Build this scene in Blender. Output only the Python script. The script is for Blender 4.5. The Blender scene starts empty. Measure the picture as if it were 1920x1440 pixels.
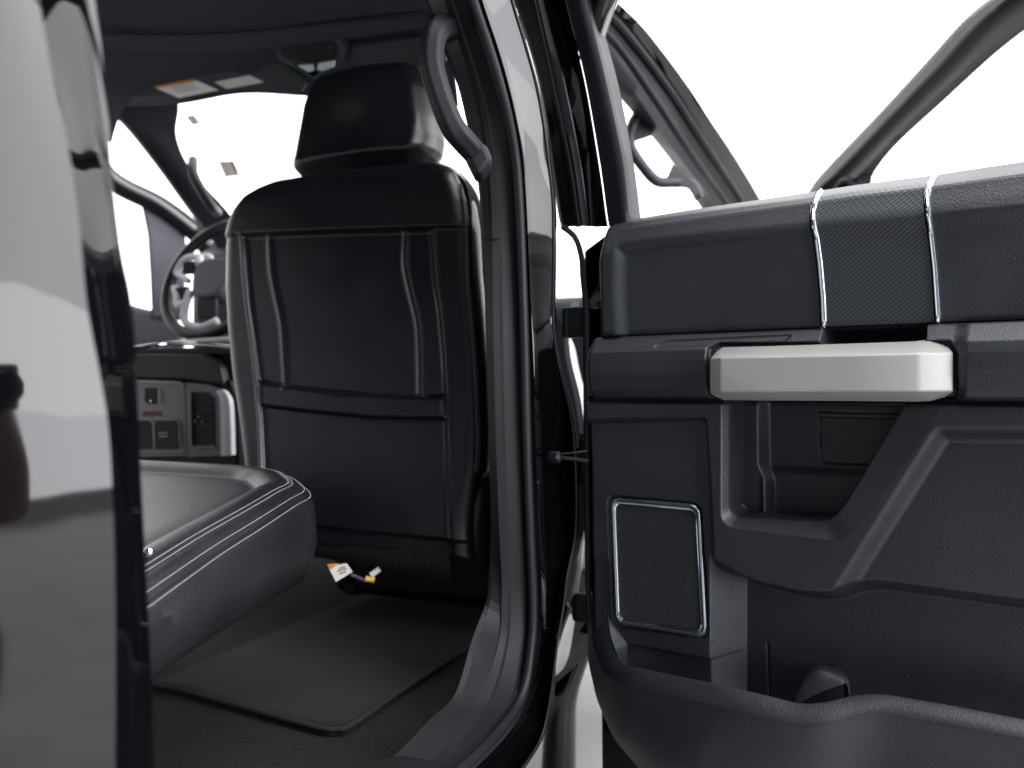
import bpy, bmesh, math, random
import numpy as np
from mathutils import Vector
random.seed(4); np.random.seed(4)
sc = bpy.context.scene
COL = sc.collection
# ------------------------------------------------------------------ camera
F = 1600.0; PHI = math.radians(24.0); CZ = 1.10
CP, SP = math.cos(PHI), math.sin(PHI)
HX, HY = 960.0, 730.0
cam_d = bpy.data.cameras.new('camera'); cam = bpy.data.objects.new('camera', cam_d); COL.objects.link(cam)
cam.location = (0, 0, CZ); cam.rotation_euler = (math.radians(90), 0, PHI)
cam_d.sensor_width = 36; cam_d.lens = 36*F/1920; cam_d.shift_y = 10/1920
cam_d.clip_start = 0.02; cam_d.clip_end = 200
cam_d.dof.use_dof = True; cam_d.dof.focus_distance = 1.22; cam_d.dof.aperture_fstop = 3.2
sc.camera = cam
# ------------------------------------------------------------------ light: white photo studio
W = bpy.data.worlds.new('World'); sc.world = W; W.use_nodes = True
nt = W.node_tree; nt.nodes.clear()
out = nt.nodes.new('ShaderNodeOutputWorld'); bg = nt.nodes.new('ShaderNodeBackground')
tc = nt.nodes.new('ShaderNodeTexCoord'); sep = nt.nodes.new('ShaderNodeSeparateXYZ')
ramp = nt.nodes.new('ShaderNodeValToRGB'); mr = nt.nodes.new('ShaderNodeMapRange')
nt.links.new(tc.outputs['Generated'], sep.inputs[0]); nt.links.new(sep.outputs['Y'], mr.inputs[0])
mr.inputs[1].default_value = -1; mr.inputs[2].default_value = 1
nt.links.new(mr.outputs[0], ramp.inputs[0])
ramp.color_ramp.elements[0].position = 0.15; ramp.color_ramp.elements[0].color = (0.060, 0.066, 0.080, 1)
ramp.color_ramp.elements[1].position = 0.80; ramp.color_ramp.elements[1].color = (1.0, 1.0, 1.0, 1)
nt.links.new(ramp.outputs[0], bg.inputs[0]); bg.inputs[1].default_value = 2.9
nt.links.new(bg.outputs[0], out.inputs[0])
def area(name, loc, target, sx, sy, L, col=(1, 1, 1)):
    d = bpy.data.lights.new(name, 'AREA'); d.shape = 'RECTANGLE'; d.size = sx; d.size_y = sy
    d.energy = L*math.pi*sx*sy; d.color = col
    o = bpy.data.objects.new(name, d); COL.objects.link(o); o.location = loc
    o.rotation_euler = (Vector(target)-Vector(loc)).to_track_quat('-Z', 'Y').to_euler()
    return o
# long white light bank down the right side of the studio (mirrored in the black paint)
area('studio_light_bank', (5.6, 5.9, 4.35), (-0.5, 5.9, 4.35), 6.4, 8.3, 4.6, (.96, .945, 1.0))
area('studio_low_light', (5.5, 5.9, 1.0), (-0.5, 5.9, 1.0), 6.4, 1.6, 3.6, (.97, .96, 1.0))
area('studio_side_light', (4.6, -0.75, 2.6), (-0.3, 1.0, 1.1), 3.2, 4.6, 11.0, (.95, .95, 1.0))
area('studio_overhead_light', (0.9, 1.3, 4.3), (0.5, 1.2, 1.0), 3.6, 2.6, 7.5, (.97, .98, 1.0))
sc.view_settings.view_transform = 'Standard'; sc.view_settings.look = 'None'
sc.view_settings.exposure = 0.10; sc.view_settings.gamma = 1.0
sc.cycles.max_bounces = 10; sc.cycles.glossy_bounces = 5; sc.cycles.diffuse_bounces = 4

# ------------------------------------------------------------------ maths helpers (photo ray -> real plane)
def ray(px, py):
    u = (px-HX)/F; v = -(py-HY)/F
    return np.array([CP*u-SP, SP*u+CP, v])
C0 = np.array([0, 0, CZ])
def onX(px, py, X): r = ray(px, py); return C0 + r*(X/r[0])
def onY(px, py, Y): r = ray(px, py); return C0 + r*(Y/r[1])
def onZ(px, py, z): r = ray(px, py); return C0 + r*(z/r[2])          # z relative to the camera height
def atD(px, py, d): return C0 + ray(px, py)*d
class Plane:
    def __init__(s, O, A, N):
        s.O = np.array(O, float); s.A = np.array(A, float)/np.linalg.norm(A)
        N = np.array(N, float); N = N-s.A*np.dot(N, s.A); s.N = N/np.linalg.norm(N)
        s.B = np.cross(s.N, s.A)
        if s.B[2] < 0: s.B = -s.B
    def hit(s, px, py, n=0.0):
        r = ray(px, py); t = (np.dot(s.O+s.N*n-C0, s.N))/np.dot(r, s.N); return C0+r*t
    def ab(s, px, py, n=0.0):
        q = s.hit(px, py, n)-s.O; return np.array([np.dot(q, s.A), np.dot(q, s.B)])
    def poly(s, pts, n=0.0): return np.array([s.ab(x, y, n) for x, y in pts])
    def w(s, a, b, n=0.0):
        a = np.asarray(a, float)[..., None]; b = np.asarray(b, float)[..., None]
        n = np.broadcast_to(np.asarray(n, float)[..., None] if np.ndim(n) else np.array(n, float), a.shape)
        return s.O+s.A*a+s.B*b+s.N*n
def ss(x): x = np.clip(x, 0, 1); return x*x*(3-2*x)
def resample(p, n, smooth=False):
    p = np.array(p, float)
    if smooth and len(p) > 2: p = catmull(p, 10)
    d = np.r_[0, np.cumsum(np.linalg.norm(np.diff(p, axis=0), axis=1))]
    t = np.linspace(0, d[-1], n); return np.stack([np.interp(t, d, p[:, k]) for k in range(p.shape[1])], 1)
def catmull(p, k=8, closed=False):
    p = np.array(p, float); n = len(p); o = []
    for i in range(n if closed else n-1):
        if closed: a, b, c, d = p[(i-1) % n], p[i], p[(i+1) % n], p[(i+2) % n]
        else: a, b, c, d = p[max(i-1, 0)], p[i], p[i+1], p[min(i+2, n-1)]
        for j in range(k):
            t = j/k; o.append(.5*((2*b)+(-a+c)*t+(2*a-5*b+4*c-d)*t*t+(-a+3*b-3*c+d)*t**3))
    if not closed: o.append(p[-1])
    return np.array(o)
def sd_poly(X, Y, P):                       # signed distance, positive inside
    d = np.full(X.shape, 1e9); ins = np.zeros(X.shape, bool); n = len(P)
    for i in range(n):
        a, b = P[i], P[(i+1) % n]; e = b-a
        t = np.clip(((X-a[0])*e[0]+(Y-a[1])*e[1])/(e@e+1e-12), 0, 1)
        d = np.minimum(d, np.hypot(X-a[0]-t*e[0], Y-a[1]-t*e[1]))
        if a[1] != b[1]:
            c = (a[1] > Y) != (b[1] > Y)
            ins ^= c & (X < (b[0]-a[0])*(Y-a[1])/(b[1]-a[1])+a[0])
    return np.where(ins, d, -d)
def d_line(X, Y, P):
    d = np.full(X.shape, 1e9)
    for i in range(len(P)-1):
        a, b = P[i], P[i+1]; e = b-a
        t = np.clip(((X-a[0])*e[0]+(Y-a[1])*e[1])/(e@e+1e-12), 0, 1)
        d = np.minimum(d, np.hypot(X-a[0]-t*e[0], Y-a[1]-t*e[1]))
    return d
def rounded(P, r, k=5):
    P = np.array(P, float); n = len(P); o = []
    for i in range(n):
        a, b, c = P[i-1], P[i], P[(i+1) % n]
        u = (a-b); v = (c-b); lu, lv = np.linalg.norm(u), np.linalg.norm(v)
        q = min(r, lu*.48, lv*.48); s, e = b+u/lu*q, b+v/lv*q
        for j in range(k+1):
            t = j/k; o.append((1-t)**2*s+2*t*(1-t)*b+t*t*e)
    return np.array(o)
# ------------------------------------------------------------------ objects
ORG = {}
def empty(name, loc, label=None, cat=None, group=None, kind=None):
    o = bpy.data.objects.new(name, None); COL.objects.link(o); o.location = loc; o.empty_display_size = .1
    ORG[o.name] = np.array(loc, float); props(o, label, cat, group, kind); return o
def props(o, label=None, cat=None, group=None, kind=None):
    if label: o['label'] = label
    if cat: o['category'] = cat
    if group: o['group'] = group
    if kind: o['kind'] = kind
    return o
def mk(name, V, Fc, mat, parent=None, angle=40, uv=None, label=None, bevel=0, solid=0):
    V = np.array(V, float).reshape(-1, 3); c = V.mean(0)
    m = bpy.data.meshes.new(name); m.from_pydata((V-c).tolist(), [], [list(f) for f in Fc]); 
    if uv is not None:
        l = m.uv_layers.new(name='UVMap'); uv = np.asarray(uv, float).reshape(-1, 2)
        idx = np.empty(len(m.loops), int); m.loops.foreach_get('vertex_index', idx)
        l.data.foreach_set('uv', uv[idx].ravel())
    m.validate(); m.update()
    if angle is None: m.polygons.foreach_set('use_smooth', [False]*len(m.polygons))
    else:
        m.polygons.foreach_set('use_smooth', [True]*len(m.polygons))
        if angle < 179: m.set_sharp_from_angle(angle=math.radians(angle))
    if mat: m.materials.append(mat)
    o = bpy.data.objects.new(name, m); COL.objects.link(o); ORG[o.name] = c
    if parent: o.parent = parent; o.location = c-ORG[parent.name]
    else: o.location = c
    if label: o['label'] = label
    if solid:
        s = o.modifiers.new('t', 'SOLIDIFY'); s.thickness = solid; s.offset = -1
    if bevel:
        b = o.modifiers.new('b', 'BEVEL'); b.width = bevel; b.segments = 3; b.limit_method = 'ANGLE'; b.angle_limit = math.radians(35)
        b.harden_normals = False
    return o
def gridf(n, m, closed=False, off=0):
    f = []
    for i in range(n-1):
        for j in range(m if closed else m-1):
            j2 = (j+1) % m
            f.append((off+i*m+j, off+i*m+j2, off+(i+1)*m+j2, off+(i+1)*m+j))
    return f
def grid(name, P, mat, parent=None, **k):
    P = np.asarray(P); n, m = P.shape[:2]
    return mk(name, P, gridf(n, m), mat, parent, **k)
def loft(name, conts, mat, parent=None, n=60, sub=1, smooth=True, **k):
    R = [resample(c, n, smooth) for c in conts]
    R = np.array(R)
    if sub > 1:
        Q = np.array([catmull(R[:, j], sub) for j in range(n)]).transpose(1, 0, 2); R = Q
    return grid(name, R, mat, parent, **k)
class MB:
    def __init__(s): s.V = []; s.F = []
    def add(s, V, Fc):
        o = len(s.V); s.V += [tuple(v) for v in V]; s.F += [tuple(i+o for i in f) for f in Fc]; return s
    def build(s, name, mat, parent=None, **k): return mk(name, s.V, s.F, mat, parent, **k)
def tubeVF(path, r, seg=10, closed=False, cap=True, flat=1.0):
    P = np.array(path, float); n = len(P); V = []; rr = np.broadcast_to(np.array(r, float), (n,))
    up = None
    for i in range(n):
        t = (P[(i+1) % n]-P[i-1]) if (closed or 0 < i < n-1) else (P[1]-P[0] if i == 0 else P[-1]-P[-2])
        t = t/(np.linalg.norm(t)+1e-12)
        if up is None:
            up = np.array([0, 0, 1.]) if abs(t[2]) < .9 else np.array([1., 0, 0])
        up = up-t*np.dot(up, t); up /= np.linalg.norm(up)+1e-12; s = np.cross(t, up)
        for j in range(seg):
            a = 2*math.pi*j/seg; V.append(P[i]+(up*math.cos(a)*flat+s*math.sin(a))*rr[i])
    Fc = []
    for i in range(n if closed else n-1):
        i2 = (i+1) % n
        for j in range(seg):
            j2 = (j+1) % seg; Fc.append((i*seg+j, i*seg+j2, i2*seg+j2, i2*seg+j))
    if cap and not closed:
        Fc.append(tuple(range(seg))[::-1]); Fc.append(tuple((n-1)*seg+j for j in range(seg)))
    return V, Fc
def tube(name, path, r, mat, parent=None, seg=10, closed=False, **k):
    V, Fc = tubeVF(path, r, seg, closed, flat=k.pop('flat', 1.0)); return mk(name, V, Fc, mat, parent, **k)
def prismVF(pl, P, n0, n1):
    P = np.array(P); n = len(P)
    V = list(pl.w(P[:, 0], P[:, 1], n0))+list(pl.w(P[:, 0], P[:, 1], n1))
    Fc = [tuple(range(n)), tuple(range(2*n-1, n-1, -1))]+[(i, i+n, (i+1) % n+n, (i+1) % n) for i in range(n)]
    return V, Fc
def prism(name, pl, pts, n0, n1, mat, parent=None, ref=None, bevel=.002, **k):
    P = pl.poly(pts, n1 if ref is None else ref); V, Fc = prismVF(pl, P, n0, n1)
    bm = bmesh.new(); vs = [bm.verts.new(v) for v in V]
    for f in Fc: bm.faces.new([vs[i] for i in f])
    bmesh.ops.recalc_face_normals(bm, faces=bm.faces)
    big = [f for f in bm.faces if len(f.verts) > 4]; bmesh.ops.triangulate(bm, faces=big)
    bm.verts.index_update(); V = [v.co[:] for v in bm.verts]; Fc = [[v.index for v in f.verts] for f in bm.faces]; bm.free()
    return mk(name, V, Fc, mat, parent, bevel=bevel, **k)
def boxVF(c, s, A=(1, 0, 0), Bv=(0, 1, 0), Cv=(0, 0, 1)):
    A, Bv, Cv = map(np.array, (A, Bv, Cv)); c = np.array(c); V = []
    for i in (-1, 1):
        for j in (-1, 1):
            for l in (-1, 1): V.append(c+A*s[0]*i/2+Bv*s[1]*j/2+Cv*s[2]*l/2)
    return V, [(0, 1, 3, 2), (4, 6, 7, 5), (0, 4, 5, 1), (2, 3, 7, 6), (0, 2, 6, 4), (1, 5, 7, 3)]
def box(name, c, s, mat, parent=None, bevel=.003, axes=None, **k):
    V, Fc = boxVF(c, s, *(axes or ())); return mk(name, V, Fc, mat, parent, bevel=bevel, **k)
# ------------------------------------------------------------------ materials
def lin(c): return tuple(((x/255)/12.92 if x/255 <= .04045 else ((x/255+.055)/1.055)**2.4) for x in c)
def mat(name, col, rough=.5, metal=0, spec=.5, ior=None, coat=0, bump=None, var=0, sheen=0, bumps=()):
    m = bpy.data.materials.new(name); m.use_nodes = True; n = m.node_tree; b = n.nodes['Principled BSDF']
    b.inputs['Base Color'].default_value = (*col, 1); b.inputs['Roughness'].default_value = rough
    b.inputs['Metallic'].default_value = metal; b.inputs['Specular IOR Level'].default_value = spec
    if ior: b.inputs['IOR'].default_value = ior
    if coat: b.inputs['Coat Weight'].default_value = coat; b.inputs['Coat Roughness'].default_value = .02
    if sheen: b.inputs['Sheen Weight'].default_value = sheen; b.inputs['Sheen Roughness'].default_value = .6
    tcn = n.nodes.new('ShaderNodeTexCoord')
    prev = None
    for kind, scale, strength, dist in bumps:
        if kind == 'noise':
            t = n.nodes.new('ShaderNodeTexNoise'); t.inputs['Scale'].default_value = scale; t.inputs['Detail'].default_value = 3; o = t.outputs[0]
        elif kind == 'vor':
            t = n.nodes.new('ShaderNodeTexVoronoi'); t.feature = 'SMOOTH_F1'; t.inputs['Scale'].default_value = scale; o = t.outputs['Distance']
        n.links.new(tcn.outputs['Object'], t.inputs['Vector'])
        bp = n.nodes.new('ShaderNodeBump'); bp.inputs['Strength'].default_value = strength; bp.inputs['Distance'].default_value = dist
        n.links.new(o, bp.inputs['Height'])
        if prev: n.links.new(prev.outputs[0], bp.inputs['Normal'])
        prev = bp
    if prev: n.links.new(prev.outputs[0], b.inputs['Normal'])
    if var:
        t = n.nodes.new('ShaderNodeTexNoise'); t.inputs['Scale'].default_value = 9; t.inputs['Detail'].default_value = 6
        n.links.new(tcn.outputs['Object'], t.inputs['Vector'])
        r = n.nodes.new('ShaderNodeMapRange'); r.inputs[1].default_value = .3; r.inputs[2].default_value = .7
        r.inputs[3].default_value = max(.02, rough-var); r.inputs[4].default_value = rough+var
        n.links.new(t.outputs[0], r.inputs[0]); n.links.new(r.outputs[0], b.inputs['Roughness'])
    return m
GR = (('vor', 380, .4, .0008), ('noise', 1000, .25, .0005))
M = {}
M['paint'] = mat('black_gloss_paint', (.0012, .0012, .0016), .03, ior=1.47)
M['plastic'] = mat('charcoal_grained_plastic', (.0115, .0130, .0175), .44, spec=.5, var=.05, bumps=GR)
M['plastic_f'] = mat('charcoal_smooth_plastic', (.010, .0115, .0155), .48, spec=.45, var=.05, bumps=(('noise', 700, .15, .0005),))
M['soft'] = mat('soft_touch_upper', (.0125, .0145, .0195), .44, spec=.5, var=.05, bumps=(('vor', 360, .4, .0009), ('noise', 800, .3, .0007)))
M['leather'] = mat('black_leather', (.0050, .0054, .0072), .35, spec=.58, var=.06, bumps=(('vor', 600, .12, .0006), ('noise', 7, .25, .006)))
M['leather_shaded'] = mat('black_leather_shaded', (.005, .005, .006), .6, spec=.1, ior=1.12, var=.05)  # seat leather with its reflections cut so the bolster looks shaded
M['leather2'] = mat('black_grained_leather', (.009, .0094, .011), .38, spec=.46, var=.05, bumps=(('vor', 340, .4, .0013), ('noise', 9, .2, .005)))
M['rubber'] = mat('black_rubber_seal', (.009, .009, .011), .5, spec=.3, var=.06)
M['trim'] = mat('grey_pillar_trim', (.0065, .0065, .008), .56, spec=.24, var=.04, bumps=(('noise', 500, .12, .0005),))
M['matte'] = mat('matte_black_frame', (.006, .0068, .009), .40, spec=.16, var=.04)
M['silver'] = mat('satin_silver_paint', (.30, .29, .275), .42, spec=.5, var=.04, bumps=(('noise', 1200, .05, .0003),))
M['silver_dim'] = mat('satin_nickel_plastic', (.20, .195, .19), .42, spec=.5)
M['sticker'] = mat('backlit_sticker_paper', (.7, .6, .57), .6); M['sticker'].node_tree.nodes['Principled BSDF'].inputs['Alpha'].default_value = .78
M['sticker_red'] = mat('backlit_red_stripe', (.6, .1, .15), .6); M['sticker_red'].node_tree.nodes['Principled BSDF'].inputs['Alpha'].default_value = .7
M['white_trim'] = mat('bright_silver_spoke', (.72, .72, .72), .35, spec=.5)
M['chrome'] = mat('chrome', (.86, .87, .9), .07, metal=1)
M['dark_chrome'] = mat('dark_chrome', (.30, .33, .38), .16, metal=1)
M['carpet'] = mat('dark_brown_carpet', (.006, .005, .0046), .95, spec=.1, sheen=.03, bumps=(('noise', 420, .9, .004), ('noise', 60, .6, .006)))
def pile(m, lo, hi, sc1):
    n = m.node_tree; b = n.nodes['Principled BSDF']; c = np.array(b.inputs['Base Color'].default_value[:3]); tcn = n.nodes.new('ShaderNodeTexCoord')
    t = n.nodes.new('ShaderNodeTexNoise'); t.inputs['Scale'].default_value = sc1; t.inputs['Detail'].default_value = 6; t.inputs['Roughness'].default_value = .75
    r = n.nodes.new('ShaderNodeValToRGB'); r.color_ramp.elements[0].position = .35; r.color_ramp.elements[1].position = .68
    r.color_ramp.elements[0].color = (*(c*lo), 1); r.color_ramp.elements[1].color = (*(c*hi), 1)
    n.links.new(tcn.outputs['Object'], t.inputs[0]); n.links.new(t.outputs[0], r.inputs[0]); n.links.new(r.outputs[0], b.inputs['Base Color'])
pile(M['carpet'], .3, 2.6, 130)
M['mat'] = mat('charcoal_floor_mat_pile', (.0072, .0068, .0076), .95, spec=.1, sheen=.04, bumps=(('noise', 700, .8, .002), ('noise', 60, .4, .004)))
pile(M['mat'], .5, 1.8, 260)
M['binding'] = mat('mat_edge_binding', (.018, .017, .019), .85, spec=.15)
M['headliner'] = mat('dark_headliner_cloth', (.040, .043, .052), .9, spec=.15, bumps=(('noise', 600, .3, .001),))
M['visor'] = mat('sun_visor_vinyl', (.032, .036, .042), .6, spec=.3)
M['dark'] = mat('black_plastic', (.006, .006, .007), .5, spec=.3)  # even black plastic for rails, plugs and fittings
M['thread'] = mat('pale_grey_stitching', (.30, .30, .32), .7, spec=.2)
M['thread_dim'] = mat('grey_stitching', (.10, .10, .105), .7, spec=.2)
M['paper'] = mat('white_label_paper', (.75, .75, .72), .7)
M['paper_dim'] = mat('tag_paper', (.62, .60, .55), .7)
M['orange'] = mat('orange_print', (.50, .22, .06), .7)
M['yellow'] = mat('yellow_connector', (.6, .42, .06), .5)
M['print'] = mat('grey_print', (.20, .20, .20), .8)
M['print_pale'] = mat('pale_icon_print', (.35, .35, .35), .6)
M['red'] = mat('dark_red_marking', (.08, .012, .015), .5)
M['wire'] = mat('dark_wire', (.05, .03, .06), .5)
M['lens'] = mat('clear_lamp_lens', (.55, .62, .62), .25, spec=.6)
M['grey_panel'] = mat('far_door_grey_plastic', (.11, .11, .125), .55)
M['skin'] = mat('skin', (.42, .24, .17), .55)
M['jeans'] = mat('blue_denim', (.03, .05, .10), .85)
M['shirt'] = mat('black_cotton_shirt', (.012, .012, .014), .85)
M['hair'] = mat('dark_brown_hair', (.02, .014, .01), .6)
def floor_mat():
    m = bpy.data.materials.new('studio_floor_concrete'); m.use_nodes = True; n = m.node_tree; b = n.nodes['Principled BSDF']
    t = n.nodes.new('ShaderNodeTexNoise'); t.inputs['Scale'].default_value = 3; t.inputs['Detail'].default_value = 8
    r = n.nodes.new('ShaderNodeValToRGB'); r.color_ramp.elements[0].position = .35; r.color_ramp.elements[1].position = .7
    r.color_ramp.elements[0].color = (.29, .29, .29, 1); r.color_ramp.elements[1].color = (.36, .36, .36, 1)
    tcn = n.nodes.new('ShaderNodeTexCoord'); n.links.new(tcn.outputs['Object'], t.inputs[0]); n.links.new(t.outputs[0], r.inputs[0])
    n.links.new(r.outputs[0], b.inputs['Base Color']); b.inputs['Roughness'].default_value = .55; return m
M['floor'] = floor_mat()
def carbon():
    m = bpy.data.materials.new('carbon_weave_film'); m.use_nodes = True; n = m.node_tree; b = n.nodes['Principled BSDF']
    uv = n.nodes.new('ShaderNodeTexCoord'); mp = n.nodes.new('ShaderNodeMapping'); mp.inputs['Rotation'].default_value = (0, 0, math.radians(52))
    w = n.nodes.new('ShaderNodeTexWave'); w.inputs['Scale'].default_value = 62; w.wave_profile = 'SIN'; w.inputs['Distortion'].default_value = .25
    w.inputs['Detail Scale'].default_value = 40
    w2 = n.nodes.new('ShaderNodeTexWave'); w2.bands_direction = 'Y'; w2.inputs['Scale'].default_value = 45
    n.links.new(uv.outputs['UV'], mp.inputs[0]); n.links.new(mp.outputs[0], w.inputs[0]); n.links.new(mp.outputs[0], w2.inputs[0])
    r = n.nodes.new('ShaderNodeValToRGB'); r.color_ramp.elements[0].color = (.016, .0185, .0225, 1); r.color_ramp.elements[1].color = (.033, .0375, .0445, 1)
    n.links.new(w.outputs[0], r.inputs[0]); n.links.new(r.outputs[0], b.inputs['Base Color'])
    bp = n.nodes.new('ShaderNodeBump'); bp.inputs['Strength'].default_value = .5; bp.inputs['Distance'].default_value = .0007
    ad = n.nodes.new('ShaderNodeMath'); ad.operation = 'MULTIPLY_ADD'; ad.inputs[1].default_value = .3
    n.links.new(w2.outputs[0], ad.inputs[0]); n.links.new(w.outputs[0], ad.inputs[2])
    n.links.new(ad.outputs[0], bp.inputs['Height']); n.links.new(bp.outputs[0], b.inputs['Normal'])
    b.inputs['Roughness'].default_value = .40; return m
M['carbon'] = carbon()
def dots(name, base, hole, scale, th, rough=.5):
    m = bpy.data.materials.new(name); m.use_nodes = True; n = m.node_tree; b = n.nodes['Principled BSDF']
    uv = n.nodes.new('ShaderNodeTexCoord'); mp = n.nodes.new('ShaderNodeMapping'); mp.inputs['Rotation'].default_value = (0, 0, math.radians(45))
    v = n.nodes.new('ShaderNodeTexVoronoi'); v.inputs['Scale'].default_value = scale; v.inputs['Randomness'].default_value = 0; v.voronoi_dimensions = '2D'
    r = n.nodes.new('ShaderNodeMapRange'); r.inputs[1].default_value = th-.05; r.inputs[2].default_value = th+.05
    mx = n.nodes.new('ShaderNodeMix'); mx.data_type = 'RGBA'; mx.inputs[6].default_value = (*hole, 1); mx.inputs[7].default_value = (*base, 1)
    n.links.new(uv.outputs['UV'], mp.inputs[0]); n.links.new(mp.outputs[0], v.inputs['Vector']); n.links.new(v.outputs['Distance'], r.inputs[0])
    n.links.new(r.outputs[0], mx.inputs[0]); n.links.new(mx.outputs[2], b.inputs['Base Color'])
    bp = n.nodes.new('ShaderNodeBump'); bp.inputs['Strength'].default_value = .8; bp.inputs['Distance'].default_value = .001
    n.links.new(r.outputs[0], bp.inputs['Height']); n.links.new(bp.outputs[0], b.inputs['Normal'])
    b.inputs['Roughness'].default_value = rough; b.inputs['Specular IOR Level'].default_value = .35; return m
M['grille'] = dots('speaker_mesh', (.017, .019, .024), (.0006, .0006, .0008), 235, .36)
M['perf'] = dots('perforated_leather', (.016, .017, .021), (.002, .002, .002), 260, .22, .38)
def glass():
    m = bpy.data.materials.new('window_glass'); m.use_nodes = True; n = m.node_tree; n.nodes.clear()
    o = n.nodes.new('ShaderNodeOutputMaterial'); mx = n.nodes.new('ShaderNodeMixShader'); tr = n.nodes.new('ShaderNodeBsdfTransparent')
    gl = n.nodes.new('ShaderNodeBsdfGlossy'); gl.inputs['Roughness'].default_value = .02; fr = n.nodes.new('ShaderNodeValue'); fr.outputs[0].default_value = .05
    tr.inputs[0].default_value = (.93, .96, .95, 1)
    n.links.new(fr.outputs[0], mx.inputs[0]); n.links.new(tr.outputs[0], mx.inputs[1]); n.links.new(gl.outputs[0], mx.inputs[2]); n.links.new(mx.outputs[0], o.inputs[0])
    return m
M['glass'] = glass()

def dusty(m, amt=.10, spk=.045):
    n = m.node_tree; b = n.nodes['Principled BSDF']; c = np.array(b.inputs['Base Color'].default_value[:3]); tcn = n.nodes.new('ShaderNodeTexCoord')
    t1 = n.nodes.new('ShaderNodeTexNoise'); t1.inputs['Scale'].default_value = 5; t1.inputs['Detail'].default_value = 8; t1.inputs['Roughness'].default_value = .7
    r1 = n.nodes.new('ShaderNodeValToRGB'); r1.color_ramp.elements[0].position = .3; r1.color_ramp.elements[1].position = .75
    r1.color_ramp.elements[0].color = (*(c*.82), 1); r1.color_ramp.elements[1].color = (*(c*1.35+.001), 1)
    t2 = n.nodes.new('ShaderNodeTexNoise'); t2.inputs['Scale'].default_value = 170; t2.inputs['Detail'].default_value = 1
    r2 = n.nodes.new('ShaderNodeMapRange'); r2.inputs[1].default_value = .755; r2.inputs[2].default_value = .80; r2.inputs[4].default_value = .7
    mp = n.nodes.new('ShaderNodeMapping'); mp.inputs['Scale'].default_value = (9, 9, 120); mp.inputs['Rotation'].default_value = (.3, .5, .2)
    t3 = n.nodes.new('ShaderNodeTexNoise'); t3.inputs['Scale'].default_value = 1.3; t3.inputs['Detail'].default_value = 2
    r3 = n.nodes.new('ShaderNodeMapRange'); r3.inputs[1].default_value = .74; r3.inputs[2].default_value = .80; r3.inputs[4].default_value = .35
    mx = n.nodes.new('ShaderNodeMath'); mx.operation = 'MAXIMUM'
    mm = n.nodes.new('ShaderNodeMix'); mm.data_type = 'RGBA'; mm.inputs[7].default_value = (spk, spk, spk*1.05, 1)
    n.links.new(tcn.outputs['Object'], t1.inputs[0]); n.links.new(tcn.outputs['Object'], t2.inputs[0]); n.links.new(tcn.outputs['Object'], mp.inputs[0]); n.links.new(mp.outputs[0], t3.inputs[0])
    n.links.new(t1.outputs[0], r1.inputs[0]); n.links.new(t2.outputs[0], r2.inputs[0]); n.links.new(t3.outputs[0], r3.inputs[0])
    n.links.new(r2.outputs[0], mx.inputs[0]); n.links.new(r3.outputs[0], mx.inputs[1]); n.links.new(mx.outputs[0], mm.inputs[0]); n.links.new(r1.outputs[0], mm.inputs[6]); n.links.new(mm.outputs[2], b.inputs['Base Color'])
for k_ in ('plastic', 'soft', 'trim', 'leather2'): dusty(M[k_])
# ------------------------------------------------------------------ setting
V, Fc = boxVF((0, 0, -.05), (60, 60, .1)); g = mk('studio_floor', V, Fc, M['floor'], angle=None); props(g, kind='structure')
truck = empty('pickup_truck', (-1.5, 1.6, 0), 'black crew-cab pickup truck with its doors standing open in a white studio', 'pickup truck')

# ------------------------------------------------------------------ left: outer side of the cab behind the door opening
def XT(z, X): return X-0.05*max(0, z-CZ-.15)
def contX(pts, X, tumble=True):
    o = []
    for px, py in pts:
        p = onX(px, py, X)
        if tumble:
            for _ in range(4): p = onX(px, py, XT(p[2], X))
        o.append(p)
    return np.array(o)
ridge = [(42, -160), (73, 0), (95, 120), (120, 230), (137, 330), (150, 430), (163, 570), (185, 690), (203, 800), (212, 950), (216, 1100), (217, 1300), (216, 1410), (217, 1560)]
crease = [(122, -160), (141, 0), (152, 90), (166, 200), (180, 270), (195, 330), (213, 450), (226, 560), (240, 650), (251, 760), (260, 880), (267, 1000), (274, 1120), (280, 1230), (284, 1330), (285, 1440), (286, 1560)]
jamb = [(165, -160), (178, 0), (189, 80), (197, 160), (204, 230), (208, 300), (217, 390), (229, 480), (244, 550), (253, 630), (258, 746), (263, 860), (268, 960), (276, 1100), (282, 1230), (287, 1300), (290, 1440), (291, 1560)]
c1 = resample(contX(ridge, -.492), 80, True); c2 = resample(contX(crease, -.50), 80, True); c3 = resample(contX(jamb, -.503), 80, True)
cr = c1.copy(); cr[:, 1] -= .16; cr[:, 0] -= .002
cb = c1.copy(); cb[:, 1] = -1.1; cb[:, 0] -= .035
cm = c1.copy(); cm[:, 1] = -.3; cm[:, 0] -= .012
wav = lambda c, a, f, p: c+np.column_stack([a*np.sin(c[:, 2]*f+p), c[:, 0]*0, c[:, 0]*0])
c15 = (c1+c2)/2; c15[:, 0] += .0012+.0016*np.sin(c15[:, 2]*13+.6)*ss((c15[:, 2]-1.12)/.12)
side = empty('cab_side', (-.5, -.2, .9)); side.parent = truck; side.location = np.array((-.5, -.2, .9))-ORG[truck.name]
side['label'] = 'glossy black outer cab side behind the rear door opening'
wz = ss((c1[:, 2]-CZ-.02)/.26); wv = 1+.9*np.sin((c1[:, 2]-CZ)*15+2.2)
def cs_(dy, x): q = c1.copy(); q[:, 1] -= dy; q[:, 0] += x; return q
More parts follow.
